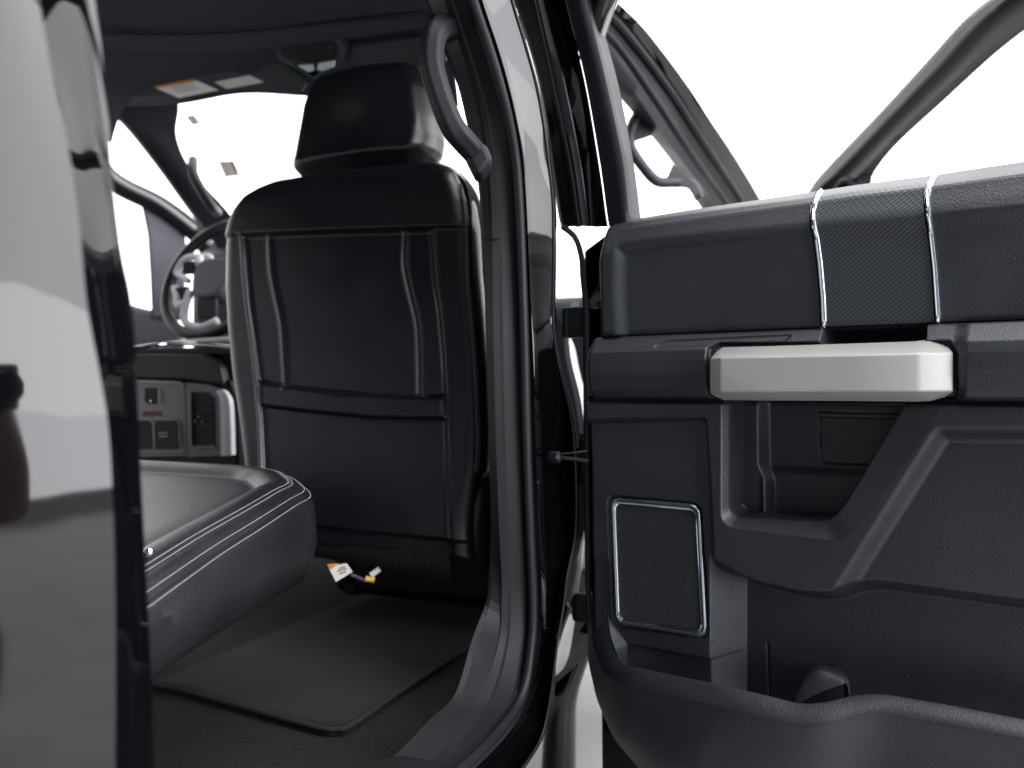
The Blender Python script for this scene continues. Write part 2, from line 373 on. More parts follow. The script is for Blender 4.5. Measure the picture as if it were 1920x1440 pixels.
R = np.array([cb, cm, cr, cs_(.12, -.0014), cs_(.080, -.0008), cs_(.045, (.0018+.0016*wv)*wz), cs_(.022, (.0020+.0012*wv)*wz), c1])
R2 = np.array([catmull(R[3:, j], 5) for j in range(R.shape[1])]).transpose(1, 0, 2); R = np.concatenate([R[:2], R2])
grid('side_panel', R, M['paint'], side, angle=30)
# strip between body crease and door cut
grid('door_surround', np.array([catmull(np.array([c1[i], c15[i], c2[i]]), 6) for i in range(80)]).transpose(1, 0, 2), M['paint'], side, angle=60)
c4 = c3.copy(); c4[:, 0] -= .045; c4[:, 1] += .012
c5 = c4.copy(); c5[:, 0] -= .15; c5[:, 1] -= .10
grid('rear_jamb', np.array([c2, (c2+c3)/2+np.array([-.001, 0, 0]), c3]), M['paint'], side, angle=60)
grid('rear_pillar_trim', np.array([c3, c4, c5]), M['trim'], side, angle=30)
# lower rear corner body
# ------------------------------------------------------------------ B pillar: stacked contours from trim to outer skin, running down into the sill
def cX(pts, X): return contX(pts, X, False)
A_ = [(770, -90), (795, 0), (830, 90), (858, 160), (875, 230), (890, 300), (900, 380), (906, 470), (911, 640), (915, 810), (920, 980), (917, 1080), (911, 1130), (885, 1200), (854, 1300), (809, 1346), (752, 1405), (700, 1450), (600, 1530)]
B_ = [(815, -90), (838, 0), (868, 90), (890, 160), (907, 230), (918, 300), (924, 380), (926, 470), (928, 640), (932, 810), (938, 980), (943, 1080), (943, 1130), (938, 1200), (908, 1300), (868, 1360), (812, 1425), (760, 1470), (660, 1560)]
C_ = [(855, -90), (878, 0), (908, 90), (930, 160), (950, 230), (963, 300), (969, 380), (973, 470), (977, 640), (980, 810), (984, 980), (989, 1080), (991, 1130), (988, 1200), (973, 1300), (925, 1365), (866, 1425), (820, 1465), (720, 1560)]
D_ = [(880, -90), (904, 0), (934, 90), (954, 160), (970, 230), (981, 300), (987, 380), (991, 470), (998, 640), (1003, 810), (1011, 980), (1015, 1080), (1016, 1130), (1015, 1200), (996, 1300), (956, 1372), (900, 1432), (850, 1475), (750, 1575)]
E_ = [(942, -90), (963, 0), (990, 90), (1009, 160), (1022, 230), (1031, 300), (1040, 380), (1041, 470), (1043, 640), (1078, 800), (1084, 980), (1066, 1080), (1060, 1130), (1048, 1200), (1036, 1300), (1020, 1380), (985, 1440), (950, 1490), (850, 1590)]
cA, cB, cC, cD, cE = [resample(cX(p, x), 110, True) for p, x in ((A_, -.640), (B_, -.612), (C_, -.575), (D_, -.552), (E_, -.526))]
pil = empty('door_pillar', tuple(cC[50])); pil.parent = truck; pil.location = cC[50]-ORG[truck.name]
pil['label'] = 'pillar and sill framing the front and bottom of the rear door opening'
cA0 = cA.copy(); cA0[:, 0] -= .004; cA0[:, 1] += .34  # trim run forward out of view to keep side light off the seat
mid = lambda a, b, t: a*(1-t)+b*t
N_ = np.array([0, -1, 0])
rid = np.array([0., -.006, 0])
grid('pillar_trim', np.array([cA0, cA, mid(cA, cB, .25)+rid*.8, mid(cA, cB, .92)+rid*.2, cB+rid*.9, mid(cB, cC, .25)+rid*.9, mid(cB, cC, .32)+rid*.2, mid(cB, cC, .88)-rid*.4, mid(cB, cC, .96)+rid*.5, cC-rid]), M['trim'], pil, angle=12)
# seals
tube('door_seal', mid(cC, cD, .42)+np.array([0, -.006, 0]), .0085, M['rubber'], pil, seg=12)
grid('seal_carrier', np.array([cC-rid*2, mid(cC, cD, .5)-rid*2, mid(cC, cD, .8)-rid, cD-rid, mid(cD, cE, .06)]), M['rubber'], pil, angle=60)
k = np.linspace(0, 1, 110)[:, None]
cEa = cE.copy(); cEb = resample(cX(E_, -.512), 110, True); wk = ss((k-.40)/.12)*ss((.97-k)/.1); cE = cE*(1-wk)+cEb*wk
cE2 = cE.copy(); cE2[:, 1] += .05; cE2[:, 0] -= .016
cE3 = cE.copy(); cE3[:, 1] += .22; cE3[:, 0] -= .080
cE4 = cE3.copy(); cE4[:, 1] += .16*ss((k[:, 0]-.30)/.08); cE4[:, 0] -= .02  # lower skin lengthened forward to block light on the seat side
dish = np.array([0.003, .012, 0])*ss((k-.34)/.08)*ss((.56-k)/.14)+np.array([0, .002, 0])
grid('painted_jamb', np.array([mid(cD, cE, .0)+dish*.2, mid(cD, cE, .08)-dish*.1, mid(cD, cE, .16)+dish*.3, mid(cD, cEa, .4)+dish, mid(cD, cEa, .7)+dish*1.1, mid(cD, cEa, .93)+dish*.5, cE, cE2, cE3, cE4]), M['paint'], pil, angle=70)
tube('outer_seal', mid(cD, cE, .95)+np.array([0, -.001, 0]), .0022, M['rubber'], pil, seg=8)
# seam line on the trim
V, Fc = tubeVF([onX(906, 449, -.636)+np.array([0, -.008, 0]), onX(925, 451, -.614)+np.array([0, -.009, 0]), onX(940, 450, -.60)+np.array([0, -.010, 0])], .0012, 6)
mk('trim_seam', V, Fc, M['dark'], pil)
# sill top plate, foreground piece at bottom
grid('sill_plate', np.array([resample([onZ(*p) for p in l], 20) for l in
     ([(640, 1440, -.50), (700, 1452, -.50), (760, 1475, -.50), (820, 1510, -.50)], [(690, 1432, -.50), (745, 1428, -.493), (800, 1440, -.492), (850, 1462, -.50)], [(715, 1424, -.51), (752, 1416, -.51), (800, 1424, -.51), (850, 1445, -.515)])]), M['trim'], pil, angle=60)
# upper grab handle on pillar
gp = [atD(852, 62, 1.36), atD(838, 52, 1.31), atD(822, 56, 1.28), atD(812, 78, 1.27), atD(810, 120, 1.27), atD(822, 170, 1.27), atD(838, 215, 1.27), atD(852, 243, 1.28), atD(868, 262, 1.30), atD(886, 282, 1.335), atD(898, 297, 1.37)]
gp = catmull(np.array(gp), 6); rr = np.interp(np.linspace(0, 1, len(gp)), [0, .08, .3, .6, .8, 1], [.026, .020, .0175, .0175, .018, .018])
gh = tube('grab_handle', gp, rr*1.12, M['trim'], pil, seg=6, angle=25, flat=1.0, bevel=.005, label='dark grey grab handle on the pillar beside the headrest')
tube('handle_base', catmull(np.array([atD(850, 45, 1.37), atD(862, 80, 1.375), atD(872, 110, 1.39)]), 4), [.016]*4+[.014]*5, M['trim'], gh, seg=12, angle=180)

GB = Plane(atD(895, 295, 1.33), (CP, SP, 0), (SP, -CP, 0)); GB.B = np.array([0, 0, 1.])
prism('handle_base', GB, [(862, 256), (884, 262), (912, 268), (924, 298), (900, 330), (888, 322), (872, 290)], -.05, .012, M['trim'], gh, bevel=.008)
# ------------------------------------------------------------------ rear door (open)
HD = atD(1120, 730, 1.5)
HD[2] = CZ
D = Plane(HD, (.983, -.180, 0), (-.180, -.983, 0)); D.B = np.array([0, 0, 1.])
door = empty('rear_door', tuple(HD)); door.parent = truck; door.location = HD-ORG[truck.name]
door['label'] = 'open rear passenger door seen from its trimmed inner side'
# shell
sh = [(1094, 470), (1096, 760), (1098, 1000), (1100, 1180), (1112, 1280), (1126, 1330), (1128, 1520)]
P = D.poly(sh, -.075); P = np.vstack([P, [[.20, -.66], [.86, -.66], [.88, -.4], [.88, .29]], D.poly([(1920, 318), (1605, 362), (1330, 402), (1140, 436)], -.075)])
Vv, Ff = prismVF(D, P, -.16, -.075)
bm = bmesh.new(); vs = [bm.verts.new(v) for v in Vv]
for f in Ff: bm.faces.new([vs[i] for i in f])
bmesh.ops.recalc_face_normals(bm, faces=bm.faces); bmesh.ops.triangulate(bm, faces=[f for f in bm.faces if len(f.verts) > 4])
bm.verts.index_update(); VV = [v.co[:] for v in bm.verts]; FF = [[v.index for v in f.verts] for f in bm.faces]; bm.free()
mk('door_shell', VV, FF, M['paint'], door, bevel=.006)
# edge seal down the hinge side
ed = [D.hit(x, y, -.03) for x, y in ((1055, 425), (1078, 445), (1090, 480), (1093, 520), (1098, 580), (1099, 700), (1100, 900), (1103, 1100), (1104, 1180))]
tube('hinge_edge_seal', catmull(np.array(ed), 5), .0055, M['rubber'], door, seg=8)
# window frame
e = {}
rows_y = [-120, 0, 150, 300, 400, 425]
ex = {0: [932, 963, 1007, 1031, 1046, 1052], 1: [975, 1003, 1036, 1068, 1083, 1086], 2: [995, 1020, 1058, 1088, 1102, 1105], 3: [1020, 1047, 1082, 1105, 1112, 1114],
      4: [1032, 1060, 1096, 1122, 1136, 1140], 5: [1055, 1082, 1118, 1150, 1164, 1168], 6: [1074, 1099, 1135, 1167, 1179, 1182], 7: [1080, 1105, 1145, 1174, 1187, 1190]}
en = {0: -.075, 1: -.035, 2: -.04, 3: -.032, 4: -.012, 5: -.004, 6: -.010, 7: -.04}
cc = {i: resample(np.array([D.hit(x, y, en[i]) for x, y in zip(ex[i], rows_y)]), 40, True) for i in ex}
def off(c, n, a=0): return c+D.N*n+D.A*a
grid('frame_seal', np.array([off(cc[0], -.03), cc[0], off(mid(cc[0], cc[1], .3), .006), mid(cc[0], cc[1], .5), off(mid(cc[0], cc[1], .7), .004), off(cc[1], -.006), cc[1], off(mid(cc[1], cc[2], .5), .006), cc[2]]), M['rubber'], door, angle=60)
tube('frame_rib', off(cc[1], .002), .0042, M['matte'], door, seg=10)
tube('frame_rib', off(mid(cc[0], cc[1], .35), -.002), .0030, M['matte'], door, seg=8)
tube('frame_edge_bead', off(cc[2], .001), .0014, M['dark_chrome'], door, seg=6)
grid('frame_gloss_strip', np.array([cc[2], off(mid(cc[2], cc[3], .1), .003), mid(cc[2], cc[3], .7), off(cc[3], -.004), off(mid(cc[3], cc[4], .4), -.002), cc[4]]), M['paint'], door, angle=40)
grid('frame_post', np.array([off(cc[4], -.004), off(mid(cc[4], cc[5], .12), .003), mid(cc[4], cc[5], .6), cc[5], off(mid(cc[5], cc[6], .5), .002), off(cc[6], -.002), off(cc[6], -.016)]), M['matte'], door, angle=40, label='matte dark grey window post')
grid('glass_run', np.array([off(cc[6], -.016), off(mid(cc[6], cc[7], .5), -.008), cc[7], off(cc[7], -.03), off(cc[7], -.06, -.06)]), M['rubber'], door, angle=50)
# rest of the frame, above and beyond the picture
fr_ = [D.w(-.06, .62, -.06), D.w(.0, .74, -.055), D.w(.10, .80, -.05), D.w(.35, .83, -.045), D.w(.60, .80, -.045), D.w(.78, .68, -.05), D.w(.86, .36, -.05)]
tube('window_frame', catmull(np.array([np.ravel(q) for q in fr_]), 6), .028, M['paint'], door, seg=10)
# upper pad
topline = ([1118, 1124, 1132, 1185, 1330, 1517, 1605, 1745, 1920, 2100], [452, 432, 424, 411, 388, 361, 347, 329, 303, 276])
creas = ([1118, 1190, 1920, 2100], [480, 470, 388, 367])
seam = ([1118, 1540, 1760, 1920, 2100], [632.5, 615, 606, 600, 594])
fy = lambda L, x: np.interp(x, L[0], L[1])
padrows = [(lambda x: fy(topline, x)+3, -.070), (lambda x: fy(topline, x), -.032), (lambda x: fy(topline, x)+3+11*min(1, max(0, (x-1120)/700)), .008), (lambda x: fy(topline, x)*.78+fy(creas, x)*.22+3, .018),
           (lambda x: fy(topline, x)*.12+fy(creas, x)*.88, .036), (lambda x: fy(creas, x)+12, .0395), (lambda x: fy(creas, x)*.5+fy(seam, x)*.5, .036), (lambda x: fy(seam, x)-4, .034), (lambda x: fy(seam, x), .028), (lambda x: fy(seam, x)+1, .0)]
padcut = D.poly([(1164, 470), (1210, 463), (2100, 385), (2100, 700), (1170, 700), (1161, 560)], .03)
def padpiece(name, xl, xr, m_, nx, lift=0., recess=True, sub=7, **kw):
    T = np.linspace(0, len(padrows)-1, (len(padrows)-1)*sub+1); G = []; UV = []
    nk = np.array([r[1] for r in padrows])
    from_n = np.interp(T, range(len(nk)), nk)
    ker = np.array([1, 2, 3, 2, 1.])/9; pad_ = np.pad(from_n, 2, mode='edge'); sm = np.convolve(pad_, ker, 'valid'); from_n = sm
    for t, n in zip(T, from_n):
        i = min(int(t), len(padrows)-2); f = t-i; row = []
        for q in np.linspace(0, 1, nx):
            x = xl(500)*(1-q)+xr(500)*q
            for _ in range(3):
                y = padrows[i][0](x)*(1-f)+padrows[i+1][0](x)*f
                x = xl(y)*(1-q)+xr(y)*q
            row.append(D.ab(x, y, n))
        G.append(row)
    G = np.array(G); a, b = G[..., 0], G[..., 1]; n = np.repeat(from_n[:, None], nx, 1)+lift
    if recess:
        s = sd_poly(a, b, padcut); n = n-.011*ss(.5+s/.028)*(from_n[:, None] > .02)
        # soft rounding on the left end
        le = D.ab(1120, 500, .03)[0]; n = n-.030*(1-np.sqrt(np.clip(1-(1-np.clip((a-le)/.016, 0, 1))**2, 0, 1)))
    return grid(name, D.w(a, b, n), m_, door, uv=np.stack([a, b], -1), angle=60, **kw), (a, b, n)
ip = lambda ys, xs: (lambda y: float(np.interp(y, ys, xs)))
sL = ip([340, 362, 380, 395, 430, 490, 560, 615], [1552, 1538, 1530, 1526, 1527, 1535, 1541, 1543])
sR = ip([320, 340, 355, 372, 420, 500, 560, 606], [1760, 1748, 1741, 1738, 1741, 1750, 1754, 1757])
padpiece('upper_trim', lambda y: 1120, lambda y: sL(y)-9, M['soft'], 200, label='soft grained upper door trim next to the hinge')
padpiece('carbon_inlay', lambda y: sL(y)+4, lambda y: sR(y)-7, M['carbon'], 80, lift=.0005, recess=True, label='carbon pattern insert between two chrome strips')
padpiece('upper_trim', lambda y: sR(y)+5, lambda y: 2080, M['soft'], 130, label='soft grained upper door trim at the rear of the door')
for s, w0, w1 in ((sL, -9, 4), (sR, -7, 5)):
    _, (a, b, n) = padpiece('chrome_tmp', lambda y: s(y)+w0, lambda y: s(y)+w1, M['dark_chrome'], 7, lift=0.0)
    o = bpy.data.objects[_.name]; o.name = 'chrome_strip'
    # rounded profile
    q = np.linspace(0, 1, 7); prof = np.array([-.003, .0005, .0035, .0045, .003, .0035, -.003])
    W_ = D.w(a, b, n+prof[None, :])-ORG[_.name] if _.name in ORG else None
    base = D.w(a, b, n); c = base.reshape(-1, 3).mean(0)
    o.data.vertices.foreach_set('co', (D.w(a, b, n+prof[None, :])-c).ravel()); o.data.update()
    ORG[o.name] = c
    # bright highlight bead
    j = 4
    bead = D.w(a[:, j], b[:, j], n[:, j]+.0035)
    tube('chrome_bead', bead[6:-4], .0024, M['chrome'], o, seg=8)
# heightfield helper on the door plane
def hfield(name, x0, x1, y0, y1, step, hfun, m_, ref=.03, clip=None, **kw):
    a0, b1 = D.ab(x0, y0, ref); a1 = D.ab(x1, y0, ref)[0]; b0 = D.ab(x0, y1, ref)[1]
    a = np.arange(a0, a1+step, step); b = np.arange(b0, b1+step, step); A, B = np.meshgrid(a, b)
    H, mask = hfun(A, B); P = D.w(A, B, H); n, mcol = A.shape
    idx = -np.ones(A.shape, int); use = np.zeros(A.shape, bool)
    fm = mask[:-1, :-1] & mask[1:, :-1] & mask[:-1, 1:] & mask[1:, 1:]
    ii, jj = np.nonzero(fm)
    for di in (0, 1):
        for dj in (0, 1): use[ii+di, jj+dj] = True
    idx[use] = np.arange(use.sum())
    Fc = np.stack([idx[ii, jj], idx[ii, jj+1], idx[ii+1, jj+1], idx[ii+1, jj]], 1)
    return mk(name, P[use], Fc.tolist(), m_, door, uv=np.stack([A[use], B[use]], -1), angle=75, **kw)
# armrest band
def arm(A, B):
    top = D.poly([(1000, 637), (1118, 632.5), (1540, 615), (1760, 606), (1920, 600), (2150, 592)], .03)
    bot = D.poly([(1000, 749), (1500, 751), (2150, 755)], .03)
    bt = np.interp(A, top[:, 0], top[:, 1]); bb = np.interp(A, bot[:, 0], bot[:, 1])
    h_ = bt-bb; t = (bt-B)/h_                     # 0 top .. 1 bottom
    H = np.interp(t, [-.01, 0, .03, .17, .26, .40, .60, .85, .94, .985, 1.01], [.0, .024, .030, .044, .052, .056, .056, .050, .044, .034, .0])
    le = D.ab(1095, 700, .04)[0]
    H = H-.05*(1-np.sqrt(np.clip(1-(1-np.clip((A-le)/.022, 0, 1))**2, 0, 1)))
    # switch plate and pull cup
    cup = D.poly([(1546, 619), (1735, 611), (1737, 650), (1740, 690), (1546, 690)], .03)
    H = H-.055*ss(.5+sd_poly(A, B, cup)/.006)
    bez = D.poly([(1250, 640), (1490, 628), (1470, 646), (1230, 652)], .03)
    H = H-.003*ss(.5+sd_poly(A, B, rounded(bez, .01))/.004)
    # rise behind the rear end of the handle
    rz = D.poly([(1805, 560), (2300, 560), (2300, 800), (1798, 800)], .05)
    H = H+.013*ss(.5+sd_poly(A, B, rz)/.02)*(t > .02)*(t < .985)
    # seat for the handle
    seat = D.poly([(1326, 652), (1345, 643), (1780, 640), (1796, 662), (1796, 740), (1780, 757), (1345, 757), (1326, 740)], .05)
    H = H-.012*ss(.5+sd_poly(A, B, seat)/.004)*(t > .05)
    return H, (t > -.012) & (t < 1.012) & (A > le)
hfield('armrest', 1090, 2080, 590, 765, .0014, arm, M['plastic'], label='grained armrest band running across the door')
# lower panel
Z3 = .03
pod = D.poly([(1000, 650), (1362, 650), (1362, 1700), (1000, 1700)], 0.0)
upper = rounded(D.poly([(1000, 600), (2300, 600), (2300, 1205), (1920, 1142), (1640, 1103), (1600, 1108), (1560, 1122), (1500, 1118), (1400, 1092), (1350, 1062), (1330, 1050), (1000, 1050)], .02), .02)
frame_cut = rounded(D.poly([(1112, 790), (1330, 785), (1340, 960), (1345, 1105), (1345, 1300), (1000, 1300), (1000, 790)], .02), .008)
op_i = rounded(D.poly([(1376, 650), (1757, 650), (1692, 765), (1588, 940), (1562, 970), (1530, 974), (1388, 966), (1376, 955)], .012), .012)
op_o = rounded(D.poly([(1356, 650), (1815, 650), (1745, 800), (1610, 990), (1575, 1015), (1530, 1008), (1370, 988), (1356, 972)], .03), .014)
deep = D.poly([(1432, 600), (2000, 600), (2000, 1100), (1449, 1100), (1446, 900), (1434, 868)], -.045)
bigrec = rounded(D.poly([(1752, 797), (2300, 797), (2300, 1400), (1380, 1400), (1575, 1078)], .04), .012)
lid = D.poly([(1534, 776), (1537, 862), (1546, 869), (1700, 876)], -.05)
lid2 = D.poly([(1530, 772), (1730, 776)], -.05); lid3 = D.poly([(1536, 781), (1730, 785)], -.05)
podseam = D.poly([(1172, 1206), (1200, 1212), (1330, 1237), (1385, 1233), (1424, 1218)], .02)
podseam2 = D.poly([(1424, 1218), (1428, 1330)], .0)
spk = rounded(D.poly([(1140, 928), (1316, 943), (1331, 1199), (1150, 1174)], .02), .016)
def lower(A, B):
    H = np.full(A.shape, -.040)
    p = np.clip(.5+sd_poly(A, B, pod)/.040, 0, 1); H = H+(.060)*p
    H = H-.006*ss(.5+(-sd_poly(A, B, D.poly([(900, 1215), (1172, 1206), (1200, 1212), (1330, 1237), (1385, 1233), (1424, 1218), (1424, 600), (900, 600)], .02)))/.003)*p
    u = ss(.5+sd_poly(A, B, upper)/.030)
    H = H*(1-u)+.040*u
    fc = ss(.5+sd_poly(A, B, frame_cut)/.012); H = np.where(sd_poly(A, B, pod) > -.03, H*(1-fc)+(.021)*fc, H) if False else H-(.016*fc*u)
    # big recess right of the diagonal
    r = ss(sd_poly(A, B, bigrec)/.026); H = H-.024*r*u
    # opening with chamfer
    si = -sd_poly(A, B, op_i); so = sd_poly(A, B, op_o)
    t = np.clip(so/(np.abs(si)+np.clip(so, 0, None)+1e-6), 0, 1)
    H = np.where((so > 0) & (si > 0), H-.020*t, H)
    ins = ss(.5-si/.0035); dd = ss(.5+sd_poly(A, B, deep)/.013)
    back = -.026-.030*dd
    lowfoot = ss(.5+sd_poly(A, B, D.poly([(1440, 880), (2000, 905), (2000, 1200), (1440, 1200)], -.045))/.016); back = back+.008*lowfoot
    for L in (lid, lid2): back = back-.0022*np.exp(-(d_line(A, B, L)/.0012)**2)
    back = back-.0016*np.exp(-(d_line(A, B, lid3)/.0012)**2)
    rib = D.poly([(1385, 650), (1388, 960)], -.02); back = back+.003*np.exp(-(d_line(A, B, rib)/.0012)**2)
    H = H*(1-ins)+back*ins
    H = H-.003*np.exp(-(d_line(A, B, podseam2)/.0014)**2)*(1-u)
    # speaker seat
    H = H-.004*ss(.5+sd_poly(A, B, spk)/.003)
    bot = D.poly([(1000, 750), (1500, 752), (2150, 756)], .03); bb = np.interp(A, bot[:, 0], bot[:, 1])
    H = H-.012*np.exp(-((B-bb)/.0035)**2)
    LE = [(1290, 1550), (1225, 1440), (1185, 1400), (1155, 1350), (1128, 1290), (1110, 1230), (1106, 1150), (1104, 900), (1100, 760)]; LP = D.poly(LE, .02); le = np.interp(B, LP[:, 1], LP[:, 0])
    H = H-.05*(1-np.sqrt(np.clip(1-(1-np.clip((A-le)/.012, 0, 1))**2, 0, 1)))
    return H, (A > le) & (B < bb+.004)
hfield('lower_trim', 1090, 2080, 740, 1560, .0015, lower, M['plastic'], label='moulded lower door trim with pull pocket and diagonal rib')
# handle
hp = [[(1342, 660, .045), (1356, 651, .045), (1440, 649, .045), (1600, 644, .045), (1716, 640, .045), (1745, 636, .040), (1772, 641, .03), (1782, 652, .02)],
      [(1331, 673, .072), (1351, 671, .094), (1440, 669, .096), (1600, 666, .097), (1716, 663, .097), (1728, 662, .094), (1786, 662, .062), (1789, 665, .02)],
      [(1331, 738, .072), (1351, 735, .094), (1440, 735, .096), (1600, 734, .097), (1716, 734, .097), (1728, 734, .094), (1786, 733, .062), (1789, 733, .02)],
      [(1342, 744, .05), (1357, 750, .055), (1440, 751, .055), (1600, 752, .055), (1716, 753, .055), (1740, 752, .05), (1770, 745, .035), (1784, 738, .02)]]
G = [[D.hit(x, y, n) for x, y, n in r] for r in hp]
G = [[g-D.N*.05 for g in G[0]]]+G+[[g-D.N*.05 for g in G[-1]]]
G = np.array(G); n_, m_ = G.shape[:2]; Fc = gridf(n_, m_)
Fc += [tuple(i*m_ for i in range(n_)), tuple(i*m_+m_-1 for i in range(n_-1, -1, -1))]
mk('pull_handle', G, Fc, M['silver'], door, bevel=.0022, angle=40, label='chunky satin silver pull handle')
# speaker
sp_o = D.poly([(1149, 936), (1309, 950), (1322, 1191), (1157, 1166)], .025)
loopc = rounded(sp_o, .016, 8); W3 = D.w(loopc[:, 0], loopc[:, 1], .0245)
spk_e = empty('door_speaker', tuple(W3.mean(0))); spk_e.parent = door; spk_e.location = W3.mean(0)-HD
tube('speaker_bezel', W3, .0042, M['dark_chrome'], spk_e, seg=12, closed=True)
inn = loopc.mean(0)+(loopc-loopc.mean(0))*.955; tube('bezel_highlight', D.w(inn[:, 0], inn[:, 1], .0255), .0022, M['chrome'], spk_e, seg=8, closed=True)
gi = loopc.mean(0)+(loopc-loopc.mean(0))*.97; gm = MB(); ctr = gi.mean(0)
rings = [1.0, .93, .6, .3]; Vg = []; UVg = []
for q, rg in enumerate(rings):
    pts = ctr+(gi-ctr)*rg; Vg += list(D.w(pts[:, 0], pts[:, 1], .0225+[0, .0015, .0025, .003][q])); UVg += list(pts)
Vg.append(np.ravel(D.w(ctr[0], ctr[1], .0258))); UVg.append(ctr); ng = len(gi)
Fg = gridf(4, ng, closed=True)+[(3*ng+j, 3*ng+(j+1) % ng, 4*ng) for j in range(ng)]
mk('speaker_grille', Vg, Fg, M['grille'], spk_e, uv=np.array(UVg), angle=180)
# map pocket
q0 = [(1146, 1150), (1152, 1205), (1168, 1243), (1190, 1253), (1342, 1286), (1430, 1306), (1500, 1325), (1544, 1323), (1605, 1308), (1649, 1305), (1780, 1327), (1920, 1354), (2120, 1398)]
q1 = [(1139, 1146), (1146, 1205), (1163, 1243), (1186, 1250), (1342, 1282), (1430, 1302), (1500, 1320), (1544, 1318), (1605, 1303), (1649, 1300), (1780, 1322), (1920, 1349), (2120, 1392)]
q2 = [(1108, 1146), (1110, 1210), (1135, 1265), (1180, 1292), (1340, 1324), (1425, 1344), (1490, 1362), (1540, 1360), (1615, 1343), (1655, 1340), (1785, 1362), (1920, 1388), (2120, 1430)]
q3 = [(1106, 1150), (1105, 1234), (1122, 1300), (1160, 1370), (1300, 1440), (1400, 1450), (1475, 1455), (1535, 1452), (1605, 1440), (1655, 1440), (1785, 1455), (1920, 1470), (2120, 1500)]
q4 = [(1106, 1155), (1103, 1240), (1118, 1310), (1150, 1385), (1240, 1490), (1380, 1560), (1460, 1570), (1530, 1570), (1600, 1560), (1650, 1560), (1785, 1575), (1920, 1590), (2120, 1620)]
nn = {0: [.01]+[.02]*2+[.03]+[.04]*9, 1: [.012, .035, .055, .070, .084, .087, .088, .084, .064, .058, .056, .056, .056],
      2: [.004, .02, .055, .080, .106, .110, .111, .108, .086, .078, .076, .076, .076], 3: [.0, .0, .02, .06, .098, .104, .106, .102, .078, .070, .068, .068, .068], 4: [-.02, -.02, -.005, .01, .05, .07, .075, .078, .08, .08, .08, .08, .08]}
def pc(q, n, dz=0): return resample(np.array([D.hit(x, y, k_)+np.array([0, 0, dz]) for (x, y), k_ in zip(q, n)]), 220, False)
r0 = pc(q1, nn[1], -.09)-D.N*.004; r1 = pc(q1, nn[1], -.004)-D.N*.002; r1b = pc(q1, nn[1]); r2 = pc(q2, nn[2]); r3 = pc(q3, nn[3]); r4 = pc(q4, nn[4])
RR = [r0, r1, r1b, mid(r1b, r2, .1)+D.N*.002, mid(r1b, r2, .5)+D.N*.003, mid(r1b, r2, .85)+D.N*.002, r2, mid(r2, r3, .1), mid(r2, r3, .5), r3, mid(r3, r4, .5)+D.N*.004, r4]
RR = np.array(RR)
grid('pocket_end', np.array([resample([D.hit(1140, 1147, .016), D.hit(1158, 1175, .017), D.hit(1178, 1204, .017), D.hit(1176, 1230, .012), D.hit(1178, 1262, .010)], 16), resample([D.hit(1138, 1146, .018), D.hit(1146, 1195, .036), D.hit(1160, 1236, .054), D.hit(1172, 1248, .058), D.hit(1184, 1262, .058)], 16)]), M['plastic'], door, angle=60)
kk = np.ones(9)/9
for i in range(2, len(RR)):
    P_ = np.pad(RR[i], ((4, 4), (0, 0)), mode='edge'); RR[i] = np.stack([np.convolve(P_[:, k_], kk, 'valid') for k_ in range(3)], 1)
grid('map_pocket', RR, M['plastic'], door, angle=50, label='deep map pocket along the bottom of the door')
# bottle divider
dv = [[D.hit(1478, 1330, -.03), D.hit(1515, 1252, -.03), D.hit(1560, 1250, -.03), D.hit(1580, 1262, -.03), D.hit(1582, 1340, -.03)],
      [D.hit(1478, 1330, .03), D.hit(1522, 1256, .02), D.hit(1575, 1262, .012), D.hit(1592, 1278, .012), D.hit(1596, 1345, .015)],
      [D.hit(1468, 1360, .04), D.hit(1500, 1318, .045), D.hit(1575, 1285, .030), D.hit(1590, 1292, .026), D.hit(1598, 1380, .03)]]
loft('bottle_divider', [catmull(np.array(c), 4) for c in dv], M['plastic_f'], door, n=30, sub=5, angle=180)
# hinges and check strap
hg = empty('upper_hinge', tuple(D.hit(1080, 605, -.04))); hg.parent = door; hg.location = np.array(D.hit(1080, 605, -.04))-HD
box('hinge_leaf', D.hit(1082, 605, -.045), (.050, .03, .056), M['matte'], hg, bevel=.004)
tube('hinge_pin', [D.hit(1062, 580, -.03), D.hit(1062, 632, -.03)], .007, M['dark'], hg)
tube('hinge_bolt', [D.hit(1078, 572, -.05), D.hit(1078, 572, -.035)], .008, M['dark_chrome'], hg)
hg2 = empty('lower_hinge', tuple(D.hit(1093, 1140, -.04))); hg2.parent = door; hg2.location = np.array(D.hit(1093, 1140, -.04))-HD
box('hinge_leaf', D.hit(1096, 1140, -.04), (.045, .03, .055), M['dark'], hg2, bevel=.012)
tube('hinge_bolt', [D.hit(1103, 1112, -.05), D.hit(1103, 1112, -.035)], .007, M['dark_chrome'], hg2)
cs = empty('check_strap', tuple(D.hit(1060, 858, -.03))); cs.parent = door; cs.location = np.array(D.hit(1060, 858, -.03))-HD
tube('strap_arm', [onX(1044, 857, -.512), onX(1070, 860, -.500), onX(1101, 864, -.480)], .0034, M['dark'], cs)
tube('strap_wire', [onX(1050, 851, -.508), onX(1075, 849, -.498), onX(1100, 846, -.480)], .0016, M['dark'], cs)
box('strap_bracket', onX(1040, 857, -.515), (.024, .014, .020), M['matte'], cs, bevel=.006)
tube('strap_bolt', [onX(1046, 857, -.505), onX(1046, 857, -.501)], .004, M['dark_chrome'], cs)
tube('door_boot', catmull(np.array([D.hit(1097, 815, -.05), D.hit(1094, 860, -.045), D.hit(1096, 905, -.05)]), 6), [.009 if i % 2 else .012 for i in range(13)], M['rubber'], door)

